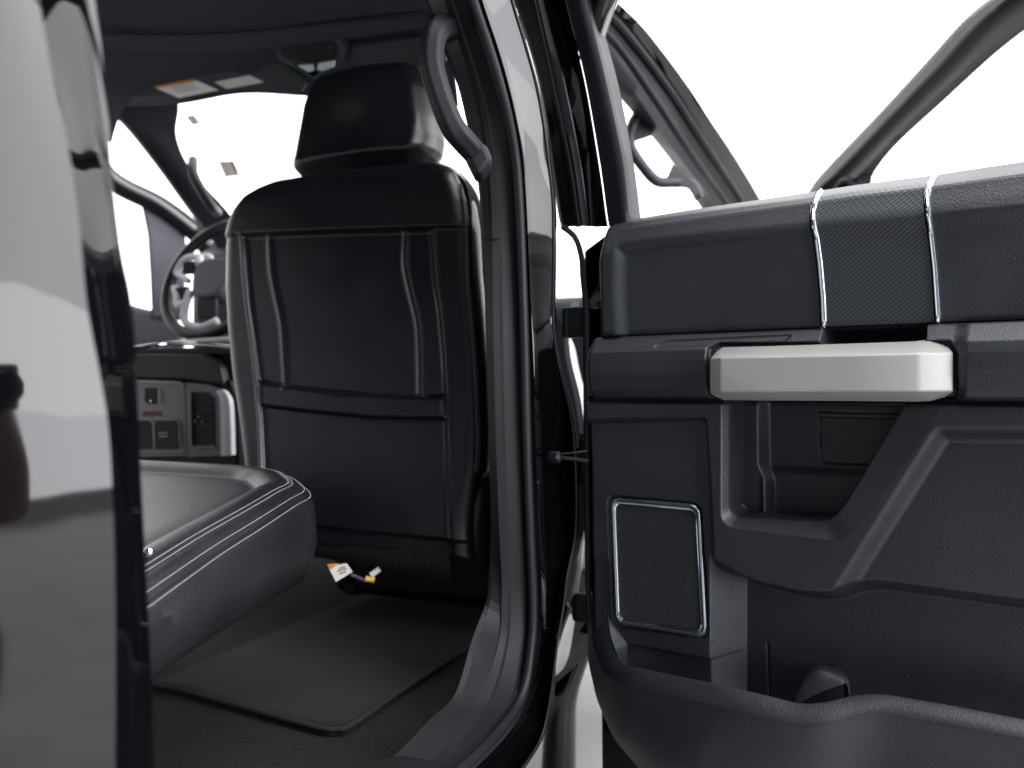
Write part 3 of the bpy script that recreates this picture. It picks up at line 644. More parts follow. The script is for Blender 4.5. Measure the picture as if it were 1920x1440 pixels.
# ------------------------------------------------------------------ front passenger seat
SO = onY(650, 730, 1.43)
S = Plane(SO, (1, 0, 0), (0, -1, .17))
fs = empty('front_seat', (SO[0], 1.6, .75)); fs.parent = truck; fs.location = np.array((SO[0], 1.6, .75))-ORG[truck.name]
fs['label'] = 'black leather front passenger seat seen from behind'
def cushion_loft(name, left, right, rows, Pl, th, rad, m_, parent, disp=None, nf=90, ns=26, topr=.05, botr=.02, bulge=.012, nl=0., nr=0., **kw):
    """horizontal rounded sections; left/right: px outlines as ([y],[x]); Pl plane"""
    G = []
    tab = np.array([[Pl.ab(np.interp(y, *left), y, nl)[0], Pl.ab(np.interp(y, *right), y, nr)[0], Pl.ab(.5*(np.interp(y, *left)+np.interp(y, *right)), y, nl*.6)[1]] for y in rows])
    b0, b1 = tab[:, 2].min(), tab[:, 2].max()
    for l, r, b in tab:
        w = r-l; rd = min(rad, w*.45)
        ft = math.sqrt(max(0, 1-(1-min(1, (b1-b)/topr))**2)); fb = math.sqrt(max(0, 1-(1-min(1, (b-b0)/botr))**2)); f = .04+.96*min(ft, fb)
        T = th*f; rdn = min(rd, T*.48); pts = []
        # rear face left -> right
        for q in np.linspace(0, 1, nf):
            x = l+rd+(w-2*rd)*q; pts.append((x, bulge*(1-(2*q-1)**2)*f))
        for t in np.linspace(0, math.pi/2, ns//2)[1:]: pts.append((r-rd+rd*math.sin(t), -rdn*(1-math.cos(t))))
        for t in np.linspace(0, math.pi/2, ns//2)[1:]: pts.append((r-rdn*.8*(1-math.cos(t)), -T+rdn*(1-math.sin(t))) if t > 0 else (r, -T+rdn))
        for q in np.linspace(0, 1, 12)[1:]: pts.append((r-rdn*.8-(w-2*rdn*.8)*q, -T))
        for t in np.linspace(0, math.pi/2, ns//2)[1:]: pts.append((l+rdn*.8*(1-math.sin(t)), -T+rdn*(1-math.cos(t))))
        for t in np.linspace(0, math.pi/2, ns//2)[1:-1]: pts.append((l+rd*(1-math.sin(math.pi/2-0) if False else (1-math.cos(t))), -rdn*(1-math.sin(t))))
        off = -th*(1-f)*.5
        G.append([(p[0], b, p[1]+off) for p in pts])
    G = np.array(G); a, b, n = G[..., 0], G[..., 1], G[..., 2]
    if disp is not None:
        front = np.clip((n+.05)/.03, 0, 1); n = n+disp(a, b)*front
    P = Pl.w(a, b, n); R_, C_n = a.shape
    Fc = gridf(R_, C_n, closed=True)+[tuple(range(C_n))[::-1], tuple((R_-1)*C_n+j for j in range(C_n))]
    return mk(name, P, Fc, m_, parent, angle=80, uv=np.stack([a, b], -1), **kw)
Lb = ([316, 322, 335, 350, 375, 400, 437, 520, 600, 700, 800, 880, 1000, 1050], [560, 515, 488, 466, 447, 437, 429, 427, 430, 438, 451, 459, 468, 474])
Rb = ([316, 322, 335, 350, 375, 400, 437, 520, 600, 700, 800, 860, 900, 950, 1000, 1040, 1080], [780, 828, 850, 862, 873, 881, 887, 892, 900, 908, 911, 908, 899, 891, 888, 888, 890])
seams = [S.poly(p, .01) for p in (
    [(436, 440), (560, 438), (700, 433), (868, 424)],
    [(451, 442), (455, 500), (462, 570), (472, 640), (480, 712), (486, 800), (489, 890), (492, 990)],
    [(806, 430), (812, 520), (822, 590), (828, 660), (832, 740), (835, 860), (837, 1010)],
    [(482, 762), (560, 772), (700, 786), (833, 787)],
    [(492, 985), (600, 990), (838, 1014)])]
folds = [catmull(S.poly(p, .01), 8) for p in ([(500, 445), (503, 500), (512, 550), (524, 610), (531, 722)], [(757, 432), (755, 490), (764, 540), (778, 600), (782, 660), (783, 738)])]
pk = S.poly([(480, 712), (530, 722), (640, 735), (760, 742), (832, 740)], .01)
capc = S.poly([(200, 440), (436, 440), (560, 438), (700, 433), (868, 424), (1100, 420), (1100, 100), (200, 100)], .01)
inner = S.poly([(451, 442), (455, 500), (472, 640), (486, 800), (492, 1100), (840, 1100), (832, 740), (812, 520), (806, 430)], .01)
pkp = S.poly([(480, 716), (640, 738), (832, 744), (833, 785), (700, 784), (560, 770), (482, 760)], .01)
carp = S.poly([(200, 985), (492, 985), (600, 990), (838, 1014), (1000, 1030), (1000, 1300), (200, 1300)], .01)
def sdisp(a, b):
    h = np.zeros(a.shape)
    h += .010*ss(.5+sd_poly(a, b, capc)/.012)
    i = sd_poly(a, b, inner); h += -.007*ss(.5+i/.012)
    for L in seams: h -= .0035*np.exp(-(d_line(a, b, L)/.0028)**2)
    for L in seams[1:3]: h += .0016*np.exp(-((d_line(a, b, L)-.006)/.004)**2)
    for L in folds: h += .0044*np.exp(-(d_line(a, b, L)/.0075)**2)
    h += .009*ss(.5+sd_poly(a, b, pkp)/.016)*1.0
    h -= .006*np.exp(-(d_line(a, b, pk)/.003)**2)
    h -= .010*ss(.5+sd_poly(a, b, carp)/.01)
    return h
rows = np.r_[np.linspace(1040, 345, 430), np.linspace(343, 316, 26)]
cushion_loft('seat_back', Lb, Rb, rows, S, .075, .042, M['leather'], fs, sdisp, nf=420, topr=.06, bulge=.010, nl=-.026, nr=-.02)
# side seam stitches
def stitches(name, path, m_, parent, r=.0009, pitch=.006, duty=.6, lift=None):
    path = np.array(path, float); d = np.r_[0, np.cumsum(np.linalg.norm(np.diff(path, axis=0), axis=1))]
    mb = MB(); s = 0
    at = lambda t: np.array([np.interp(t, d, path[:, k_]) for k_ in range(3)])
    while s+pitch < d[-1]:
        a = at(s); b = at(s+pitch*duty); c = (a+b)/2
        if lift is not None: c = c+lift*r*.9
        V, Fc = tubeVF([a, c, b], [r*.7, r, r*.7], 6); mb.add(V, Fc); s += pitch
    return mb.build(name, m_, parent, angle=180)
stp = [S.hit(x, y, .002) for x, y in ((867, 345), (871, 370), (874, 400), (877, 460), (879, 520), (884, 580), (891, 650), (896, 720), (899, 800), (899, 850), (895, 885))]
stitches('side_stitching', catmull(np.array(stp), 6), M['thread_dim'], fs, r=.0008, pitch=.005)
tube('side_piping', catmull(np.array([p+np.array([-.004, -.001, 0]) for p in stp]), 6), .0022, M['leather'], fs)
# outer bolster facing the door and plastic side shield
bol = [[S.hit(858, 326, -.012), S.hit(876, 352, -.012), S.hit(884, 420, -.012), S.hit(890, 560, -.015), S.hit(903, 700, -.02), S.hit(912, 860, -.05), S.hit(915, 960, -.1)],
       [S.hit(862, 322, -.10), S.hit(893, 360, -.10), S.hit(908, 420, -.10), S.hit(922, 560, -.11), S.hit(930, 700, -.12), S.hit(935, 860, -.14), S.hit(930, 960, -.15)],
       [S.hit(855, 335, -.20), S.hit(885, 372, -.20), S.hit(900, 430, -.2), S.hit(915, 560, -.2), S.hit(925, 700, -.2), S.hit(930, 860, -.22), S.hit(930, 960, -.22)]]
loft('side_bolster', [catmull(np.array(c), 3) for c in bol], M['leather_shaded'], fs, n=50, sub=8, angle=180)
shd = [[S.hit(905, 890, .0), S.hit(893, 930, .0), S.hit(888, 990, .0), S.hit(892, 1040, .0), S.hit(905, 1075, -.02)],
       [S.hit(925, 880, -.05), S.hit(915, 920, -.02), S.hit(908, 990, -.02), S.hit(914, 1040, -.03), S.hit(930, 1070, -.05)],
       [S.hit(960, 890, -.12), S.hit(955, 930, -.1), S.hit(950, 990, -.1), S.hit(950, 1040, -.1), S.hit(960, 1070, -.12)]]
loft('side_shield', shd, M['plastic_f'], fs, n=40, sub=6, angle=180)
# carpeted lower flap
fl = [[S.hit(480, 1000, -.01), S.hit(600, 996, -.008), S.hit(838, 1016, -.008)], [S.hit(478, 1025, -.02), S.hit(600, 1028, -.018), S.hit(845, 1072, -.018)], [S.hit(482, 1040, -.06), S.hit(600, 1046, -.06), S.hit(720, 1066, -.06), S.hit(850, 1100, -.06)]]
loft('lower_flap', fl, M['carpet'], fs, n=30, sub=6, smooth=False, angle=180)
# seat base, extended down to block light under the seat
box('seat_base', (SO[0]+.0, 1.98, .78), (.52, .50, .36), M['leather'], fs, bevel=.03)
for dx in (-.2, .2): box('seat_rail', (SO[0]+dx, 1.98, .66), (.03, .5, .12), M['dark'], fs)
# headrest
HRp = Plane(S.hit(690, 220, -.05), (1, 0, 0), (0, -1, .10))
Lh = ([118, 122, 130, 145, 180, 230, 280, 298, 308, 314], [622, 606, 596, 587, 575, 566, 557, 556, 562, 580])
Rh = ([118, 122, 130, 145, 180, 230, 262, 285, 300, 312], [762, 786, 800, 812, 823, 831, 833, 829, 822, 806])
def hdisp(a, b):
    h = -.012*np.exp(-((b-HRp.ab(690, 230)[1])/.05)**2-((a-HRp.ab(650, 230)[0])/.07)**2)
    h += .008*np.exp(-((b-HRp.ab(690, 288)[1])/.014)**2)
    h += .004*np.exp(-(d_line(a, b, HRp.poly([(768, 150), (776, 220), (768, 270), (752, 290)]))/.010)**2)
    h -= .005*np.exp(-(d_line(a, b, HRp.poly([(792, 135), (800, 200), (802, 290)]))/.008)**2)
    return h
rows = np.r_[np.linspace(314, 298, 18), np.linspace(296, 145, 70), np.linspace(143, 118, 22)]
hr = cushion_loft('headrest', Lh, Rh, rows, HRp, .13, .058, M['leather'], fs, hdisp, nf=80, topr=.045, botr=.040, bulge=.012, nl=-.045, nr=-.085)
for x in (600, 735): tube('headrest_post', [HRp.hit(x, 298, -.07), HRp.hit(x, 330, -.07)], .007, M['dark_chrome'], hr)
box('headrest_collar', HRp.hit(668, 309, -.055), (.15, .05, .02), M['dark'], hr, bevel=.006)

# ------------------------------------------------------------------ rear seat cushion
rs = empty('rear_seat', (-1.15, .8, .9)); rs.parent = truck; rs.location = np.array((-1.15, .8, .9))-ORG[truck.name]
rs['label'] = 'black leather rear bench cushion with pale double stitching'
ZT = -.150; tilt = .055
def zt(Y): return CZ+ZT-tilt*(1.15-Y)/.5          # top height falls to the rear
def onTop(px, py, dz=0):
    r = ray(px, py)      # z = ZT+dz - tilt*(1.15-Y)/.5 ; z=r2 t, Y = r1 t
    t = (ZT+dz-tilt*1.15/.5)/(r[2]-tilt/.5*r[1]); return C0+r*t
side_px = [(590, 925), (560, 945), (500, 985), (430, 1030), (360, 1080), (275, 1143), (150, 1240)]
sp = [onTop(x, y, -.022)[:2] for x, y in side_px]
front = [onTop(x, y, -.02)[:2] for x, y in ((570, 902), (545, 893), (480, 884), (265, 872))]
fy_ = front[-1][1]
out_ = [np.array([-1.75, fy_+.012]), np.array([-1.5, fy_+.010]), front[3], front[2], front[1], front[0]]+sp+[sp[-1]+(sp[-1]-sp[-2])*.5]
out_ = np.array(out_); out_ = catmull(out_, 10); out_ = resample(out_, 160)
# close behind
last = out_[-1]
close = resample(np.array([last, last+np.array([-.1, -.1]), np.array([-1.0, -.02]), np.array([-1.75, -.02]), out_[0]]), 60)[1:-1]
ring = np.vstack([out_, close]); nr = len(ring)
tg = np.roll(ring, -2, 0)-np.roll(ring, 2, 0); tg /= np.linalg.norm(tg, axis=1)[:, None]
nrm = np.stack([tg[:, 1], -tg[:, 0]], 1)
cen = ring.mean(0)
if np.mean(np.sum(nrm*(cen-ring), 1)) < 0: nrm = -nrm
for _ in range(6): nrm = (np.roll(nrm, 1, 0)+nrm*2+np.roll(nrm, -1, 0))/4
nrm /= np.linalg.norm(nrm, axis=1)[:, None]
prof = [(.045, -.172), (.018, -.164), (.004, -.140), (-.004, -.10), (-.002, -.065), (.0, -.045), (.004, -.032), (.009, -.024), (.0115, -.0235), (.013, -.0205), (.022, -.012), (.032, -.006), (.0375, -.006), (.039, -.0085), (.0405, -.0045), (.048, .0015), (.060, .004), (.074, .003), (.086, -.003), (.094, -.009), (.10, -.011), (.106, -.0095), (.13, -.008)]
prof = np.array(prof)
def ringpt(ins, dz):
    p = ring+nrm*ins; y_ = np.clip(p[:, 1], .3, 1.2); fac = (1-.36*(1.15-y_)/.55) if dz < -.06 else 1.0; return np.column_stack([p, np.array([zt(y) for y in p[:, 1]])+dz*fac])
PR = [ringpt(*q) for q in prof]
lastr = PR[-1]; c3_ = lastr.mean(0)
for s in (.85, .65, .45, .25, .1): 
    q = c3_+(lastr-c3_)*s; q[:, 2] = np.array([zt(y) for y in q[:, 1]])-.010; PR.append(q)
PR = np.array(PR)
nb = len(prof)
def closedgrid(name, P, m_, parent, cap=False, **k):
    n, m2 = P.shape[:2]; Fc = gridf(n, m2, closed=True)
    if cap: Fc.append(tuple((n-1)*m2+j for j in range(m2)))
    return mk(name, P, Fc, m_, parent, uv=P[..., :2], angle=60, **k)
closedgrid('cushion_border', PR[:20], M['leather2'], rs, label='grained leather border of the cushion')
closedgrid('cushion_centre', PR[19:], M['perf'], rs, cap=True, label='perforated leather centre of the cushion')
for ins, dz in ((.0065, -.0265), (.0165, -.0160), (.0355, -.0045), (.0425, -.0015)):
    q = ringpt(ins, dz+.0006)[:160]; stitches('stitching', q, M['thread'], rs, r=.00065, pitch=.0046, duty=.62, lift=np.array([0, 0, 1.]))
tube('seam_channel', ringpt(.0112, -.0232)[:160], .0012, M['dark'], rs)
# cross channel and button on the perforated centre
tube('channel_cord', [onTop(262, 905, -.012), onTop(330, 908, -.012), onTop(400, 915, -.013), onTop(450, 912, -.012)], .002, M['leather2'], rs)
cb_ = onTop(279, 1035, .010); 
def sphere(name, c, r, m_, parent, sc_=(1, 1, 1), **k):
    bm = bmesh.new(); bmesh.ops.create_uvsphere(bm, u_segments=20, v_segments=14, radius=1)
    V = [np.array(v.co)*r*np.array(sc_)+c for v in bm.verts]; Fc = [[v.index for v in f.verts] for f in bm.faces]; bm.free()
    return mk(name, V, Fc, m_, parent, angle=180, **k)
sphere('chrome_button', cb_, .0058, M['chrome'], rs)
# seat cushion underside skirt, rear seat back rest
closedgrid('underside_carpet', np.array([ringpt(.040, -.172), ringpt(.06, -.174), ringpt(.12, -.172)]), M['carpet'], rs)

# ------------------------------------------------------------------ floor, carpet, mat
FZ = -.555
Xl, Xr = -2.45, -.62
def slab(name, x0, x1, y0, y1, z0, z1, m_, parent, **k): return box(name, ((x0+x1)/2, (y0+y1)/2, (z0+z1)/2), (x1-x0, y1-y0, z1-z0), m_, parent, **k)
slab('cabin_carpet', -2.4, -.64, .3, 3.2, CZ+FZ-.06, CZ+FZ-.012, M['carpet'], truck, bevel=.004, label='dark brown cabin carpet')
slab('seat_riser', -2.3, -1.0, -.1, .85, CZ+FZ-.01, CZ-.30, M['carpet'], truck)
slab('firewall', -2.35, -.62, 2.9, 2.95, CZ-.6, CZ+.1, M['dark'], truck)
slab('lower_body', -.80, -.51, -.6, 1.30, .35, CZ+FZ-.065, M['paint'], truck, bevel=.03)
slab('underbody', -2.3, -1.15, -.6, 3.4, .40, CZ+FZ-.065, M['dark'], truck, bevel=.03)
slab('front_shade_slab', -1.20, -.56, 2.4, 3.4, .42, .48, M['dark'], truck, bevel=.02)  # unseen slab added to shade the ground below the front
mt = empty('floor_mat', (-1.0, 1.5, CZ+FZ), 'charcoal carpeted floor mat with bound edge behind the front passenger seat', 'floor mat')
mo = [onZ(*p, FZ) for p in ((270, 1283), (330, 1293), (400, 1312), (520, 1345), (600, 1366), (630, 1368), (660, 1360), (740, 1305), (880, 1213), (930, 1180), (960, 1150))]
mo = np.array(mo); mo2 = np.vstack([catmull(mo, 6), [[mo[-1][0]-.02, 2.15, CZ+FZ]], [[-1.30, 2.15, CZ+FZ]]])
nmo = len(mo2); cn = mo2.mean(0); Pm = []
for s in (1.0, .98, .9, .7, .45, .2):
    q = cn+(mo2-cn)*s; q[:, 2] = CZ+FZ+(.0 if s > .99 else .004)+.003*np.sin(q[:, 0]*17)*np.cos(q[:, 1]*13); Pm.append(q)
Pm = np.array([Pm[0]-np.array([0, 0, .012])]+Pm)
mk('mat_pile', Pm, gridf(7, nmo, closed=True)+[tuple(6*nmo+j for j in range(nmo))], M['mat'], mt, angle=180)
tube('mat_binding', np.vstack([mo2[:-2]])+np.array([0, 0, .001]), .0048, M['binding'], mt, seg=8)
# loose tag and wires below the front seat
tag = empty('wiring_tag', tuple(atD(640, 1075, 2.05)), 'folded white label with an orange corner on wires under the front seat', 'tag')
TP = Plane(atD(640, 1075, 1.66), (1, .25, 0), (-.2, -1, .35))
prism('tag_paper', TP, [(615, 1062), (650, 1056), (661, 1072), (630, 1091)], -.001, .0, M['paper_dim'], tag, bevel=0)
prism('orange_corner', TP, [(613, 1058), (636, 1056), (620, 1067)], .0005, .002, M['orange'], tag, bevel=0)
for a_, b_ in (((636, 1066), (648, 1062)), ((634, 1071), (650, 1066)), ((637, 1076), (648, 1072))): tube('printed_line', [TP.hit(*a_, .001), TP.hit(*b_, .001)], .0012, M['print'], tag)
tube('wire', catmull(np.array([atD(658, 1078, 1.66), atD(672, 1083, 1.66), atD(685, 1088, 1.66), atD(700, 1085, 1.66)]), 4), .004, M['wire'], tag)
tube('yellow_plug', [atD(686, 1085, 1.66), atD(702, 1087, 1.66)], .006, M['yellow'], tag)
tube('white_plug', [atD(696, 1078, 1.66), atD(711, 1067, 1.66)], .006, M['paper_dim'], tag)
# ------------------------------------------------------------------ roof, visors, windscreen
RZ = CZ+.90
hl = loft('headliner', [[(-2.3, -.6, RZ-.12), (-2.28, .6, RZ-.12), (-2.25, 1.2, RZ-.12), (-2.2, 1.90, RZ-.14)], [(-2.1, -.6, RZ), (-2.08, .6, RZ), (-2.05, 1.2, RZ), (-2.0, 1.85, RZ-.02)],
     [(-1.5, -.6, RZ+.01), (-1.5, .6, RZ+.01), (-1.5, 1.2, RZ+.01), (-1.5, 1.92, RZ-.02)], [(-.95, -.6, RZ), (-.95, .6, RZ), (-.95, 1.2, RZ), (-.95, 1.85, RZ-.02)],
     [(-.72, -.6, RZ-.1), (-.72, .6, RZ-.1), (-.72, 1.2, RZ-.1), (-.72, 1.85, RZ-.12)]], M['headliner'], truck, n=40, sub=6, angle=180)
loft('roof_skin', [[(-2.36, -.7, RZ-.02), (-2.3, 1.2, RZ-.02), (-2.2, 1.80, RZ-.02)], [(-1.5, -.7, RZ+.08), (-1.5, 1.2, RZ+.08), (-1.5, 1.95, RZ+.04)], [(-.62, -.7, RZ-.02), (-.64, 1.2, RZ-.02), (-.70, 1.80, RZ-.02)]], M['paint'], truck, n=30, sub=8, angle=180)
# moonroof surround: stepped ring in the headliner
loft('sunshade_step', [[onZ(185, 62, .888), onZ(300, 66, .888), onZ(430, 62, .888), onZ(560, 50, .888), onZ(800, 20, .888)], [onZ(185, 74, .872), onZ(300, 80, .872), onZ(430, 76, .872), onZ(560, 64, .872), onZ(800, 34, .872)],
      [onZ(185, 90, .870), onZ(300, 98, .870), onZ(430, 96, .870), onZ(560, 86, .870), onZ(800, 52, .870)]], M['headliner'], hl, n=30, sub=4, angle=180)
# header rail over the windscreen
hdr = [[onY(198, 130, 1.86), onY(300, 128, 1.92), onY(450, 104, 1.95), onY(640, 66, 1.95), onY(840, 40, 1.90)], [onY(200, 165, 1.88), onY(300, 170, 1.95), onY(450, 150, 1.98), onY(640, 120, 1.98), onY(850, 110, 1.93)],
       [onY(203, 200, 1.90), onY(330, 196, 1.98), onY(450, 176, 2.02), onY(570, 180, 2.02), onY(860, 200, 1.96)]]
loft('windscreen_header', hdr, M['headliner'], truck, n=40, sub=5, angle=180)
vs_ = empty('sun_visor', tuple(onY(400, 150, 1.86))); vs_.parent = truck; vs_.location = np.array(onY(400, 150, 1.86))-ORG[truck.name]
VP = Plane(onY(400, 150, 1.86), (1, 0, 0), (0, -1, -.75))
prism('visor_body', VP, [(212, 152), (262, 136), (430, 112), (520, 103), (560, 140), (575, 158), (560, 176), (450, 168), (330, 184), (250, 186), (222, 172)], -.022, 0, M['visor'], vs_, bevel=.008)
prism('visor_label', VP, [(290, 164), (366, 150), (409, 169), (336, 184)], .0005, .0015, M['paper'], vs_, bevel=0, label='white warning label with an orange band')
prism('orange_band', VP, [(288, 162), (365, 148), (372, 152), (294, 166)], .002, .003, M['orange'], vs_, bevel=0)
prism('visor_label', VP, [(402, 154), (468, 141), (495, 154), (426, 167)], .0005, .0015, M['paper_dim'], vs_, bevel=0, label='plain cream warning label')
for i in range(3): prism('printed_line', VP, [(318+i*6, 164+i*4), (360+i*6, 157+i*4), (363+i*6, 158.5+i*4), (321+i*6, 165.5+i*4)], .002, .0025, M['print_pale'], vs_, bevel=0)
tube('visor_clip', [VP.hit(440, 133, .004), VP.hit(462, 138, .006), VP.hit(488, 132, .004)], .003, M['visor'], vs_)
prism('visor_body', Plane(onY(730, 120, 1.84), (1, 0, 0), (0, -1, -.75)), [(655, 84), (800, 66), (835, 80), (835, 118), (760, 130), (680, 126), (650, 105)], -.022, 0, M['visor'], vs_, bevel=.008, label='passenger side visor')
oc = empty('overhead_console', tuple(onY(575, 105, 1.76))); oc.parent = truck; oc.location = np.array(onY(575, 105, 1.76))-ORG[truck.name]
OP = Plane(onY(575, 105, 1.78), (1, 0, 0), (0, -1, -.9))
prism('console_body', OP, [(512, 88), (520, 82), (622, 70), (636, 74), (644, 95), (640, 118), (600, 140), (588, 149), (570, 140), (520, 112)], -.04, 0, M['visor'], oc, bevel=.008)
prism('console_face', OP, [(524, 90), (620, 78), (630, 86), (628, 108), (592, 118), (548, 114), (526, 104)], .0, .004, M['trim'], oc, bevel=.003)
prism('map_lamp', OP, [(556, 123), (586, 121), (588, 133), (578, 136)], .001, .007, M['lens'], oc, bevel=.002)
prism('map_lamp', OP, [(596, 119), (628, 114), (626, 126), (602, 134), (594, 130)], .001, .007, M['lens'], oc, bevel=.002)
tube('microphone', [OP.hit(620, 88, .004), OP.hit(620, 88, .008)], .006, M['dark'], oc)
# windscreen
ws = [onY(330, 196, 2.0), onY(450, 176, 2.04), onY(620, 180, 2.04), onY(860, 205, 1.97)]
wb = [np.array([-2.2, 2.75, CZ+.36]), np.array([-1.75, 2.9, CZ+.34]), np.array([-1.1, 2.9, CZ+.34]), np.array([-.6, 2.72, CZ+.36])]
wsc = loft('windscreen', [ws, wb], M['glass'], truck, n=12, sub=1, angle=180)
def onWS(px, py):
    a, b, c = ws[1], ws[2], wb[1]; n = np.cross(b-a, c-a); r = ray(px, py); return C0+r*(np.dot(a-C0, n)/np.dot(r, n)), n/np.linalg.norm(n)
def sticker(name, pts, m_, l=None, off=0):
    Q = [onWS(*p) for p in pts]; n = Q[0][1]; n = n if np.dot(n, C0-Q[0][0]) > 0 else -n
    V = [q[0]+n*(.003+off) for q in Q]+[q[0]+n*(.0025+off) for q in Q]; k_ = len(Q)
    mk(name, V, [tuple(range(k_)), tuple(range(2*k_-1, k_-1, -1))]+[(i, (i+1) % k_, k_+(i+1) % k_, k_+i) for i in range(k_)], m_, wsc, angle=None, label=l)
sticker('windscreen_sticker', [(410, 301), (438, 301), (450, 328), (423, 331)], M['sticker'], 'grey and red inspection sticker')
sticker('sticker_stripe', [(432, 301), (439, 301), (450, 326), (443, 322)], M['sticker_red'], off=.001)
sticker('windscreen_sticker', [(349, 217), (364, 214), (377, 230), (362, 234)], M['sticker'], 'small pale sticker in the top corner')
# ------------------------------------------------------------------ driver side: pillar, open door, dash, wheel
ap = [[onX(200, 150, -2.22), onX(203, 205, -2.22), onX(240, 236, -2.25), onX(300, 312, -2.31), onX(345, 375, -2.35), (onX(392, 440, -2.38)), onX(440, 520, -2.40)],
      [onX(215, 165, -2.20), onX(240, 205, -2.20), onX(275, 240, -2.2), onX(320, 300, -2.26), onX(362, 360, -2.30), onX(408, 425, -2.33), onX(455, 500, -2.35)],
      [onX(320, 175, -2.02), onX(335, 200, -2.02), onX(330, 250, -2.05), onX(347, 300, -2.10), onX(380, 345, -2.15), onX(430, 400, -2.2), onX(480, 470, -2.2)]]
apl = loft('windscreen_pillar', ap, M['headliner'], truck, n=40, sub=6, angle=180, label='driver side windscreen pillar')
tube('grab_handle', catmull(np.array([onX(362, 300, -2.10), onX(362, 325, -2.06), onX(375, 352, -2.06), (onX(395, 385, -2.08)), onX(408, 398, -2.14)]), 6), .016, M['plastic_f'], apl, angle=180)
tube('pillar_seal', catmull(np.array([onX(203, 203, -2.24), onX(240, 234, -2.27), onX(300, 310, -2.33), onX(345, 373, -2.37), onX(392, 438, -2.40)]), 6), .012, M['silver_dim'], apl)
dd = empty('driver_door', (-2.9, 2.3, CZ)); dd.parent = truck; dd.location = np.array((-2.9, 2.3, CZ))-ORG[truck.name]
DP = Plane(atD(300, 560, 3.45), (1, .9, 0), (.9, -1, 0)); DP.B = np.array([0, 0, 1.])
tube('window_frame', catmull(np.array([DP.hit(120, 262), DP.hit(215, 342), DP.hit(300, 386), DP.hit(367, 437), DP.hit(400, 480)]), 6), .040, M['matte'], dd, angle=180)
tube('frame_highlight', catmull(np.array([DP.hit(120, 248, .03), DP.hit(215, 334, .03), DP.hit(300, 380, .03), DP.hit(367, 430, .03)]), 6), .012, M['silver_dim'], dd, angle=180)
prism('mirror_panel', DP, [(262, 372), (300, 392), (345, 424), (350, 480), (342, 600), (284, 597), (281, 520), (276, 440), (268, 400)], -.05, 0, M['grey_panel'], dd, bevel=.012)
prism('door_panel', DP, [(120, 570), (248, 572), (330, 592), (345, 640), (345, 900), (120, 900)], -.10, -.01, M['grey_panel'], dd, bevel=.02)
sw = empty('steering_wheel', tuple(atD(408, 520, 2.55))); sw.parent = truck; sw.location = np.array(atD(408, 520, 2.55))-ORG[truck.name]
WP = Plane(atD(408, 522, 2.55), (1, 0, 0), (0, -1, .42))
def wpt(r, deg, n=0): return np.ravel(WP.w(r*math.cos(math.radians(deg)), r*math.sin(math.radians(deg)), n))
tube('rim', [wpt(.190, d) for d in np.arange(0, 360, 7.5)], .0165, M['leather2'], sw, seg=14, closed=True, angle=180)
hubp = rounded(np.array([[-.06, .055], [.06, .055], [.075, 0], [.05, -.075], [-.05, -.075], [-.075, 0]]), .03)
V, Fc = prismVF(WP, hubp, -.03, .03); mk('hub_cover', V, Fc, M['grey_panel'], sw, bevel=.008)
tube('spoke_trim', catmull(np.array([wpt(.172, 172, .005), wpt(.160, 155, .012), wpt(.105, 140, .02), wpt(.075, 150, .025)]), 5), .011, M['white_trim'], sw, angle=180, label='silver upper spoke trim')
tube('spoke_trim', catmull(np.array([wpt(.172, 172, .005), wpt(.125, 178, .014), wpt(.09, 190, .02)]), 5), .009, M['white_trim'], sw, angle=180)
tube('spoke_trim', catmull(np.array([wpt(.155, 190, .005), wpt(.140, 203, .012), wpt(.145, 220, .012), wpt(.115, 230, .02)]), 5), .012, M['white_trim'], sw, angle=180)
tube('spoke_trim', catmull(np.array([wpt(.085, 215, .02), wpt(.125, 233, .014), wpt(.160, 247, .008), wpt(.168, 270, .006), wpt(.160, 292, .008)]), 5), .012, M['white_trim'], sw, angle=180, label='silver lower spoke trim')
for r_, d_ in ((.118, 162), (.118, 206)):
    c_ = wpt(r_, d_, .012); box('button_pad', c_, (.05, .012, .04), M['dark'], sw, bevel=.004)
V, Fc = boxVF(wpt(.10, 270, 0), (.07, .02, .06)); mk('lower_spoke', V, Fc, M['plastic_f'], sw, bevel=.006)
tube('column', [wpt(0, 0, -.03), wpt(0, 0, -.03)-WP.N*.3], .05, M['dark'], sw)
for (x0_, y0_, s_) in ((386, 485, .030), (394, 455, .012)): sphere('gauge_trim', atD(x0_, y0_, 2.75), s_, M['white_trim'], sw, (1, .4, .6))
box('cluster_hood', (-1.88, 2.55, CZ+.26), (.86, .5, .50), M['plastic_f'], truck, bevel=.08)
slab('dashboard', -2.25, -.62, 2.55, 2.95, CZ-.25, CZ+.30, M['plastic_f'], truck, bevel=.06)

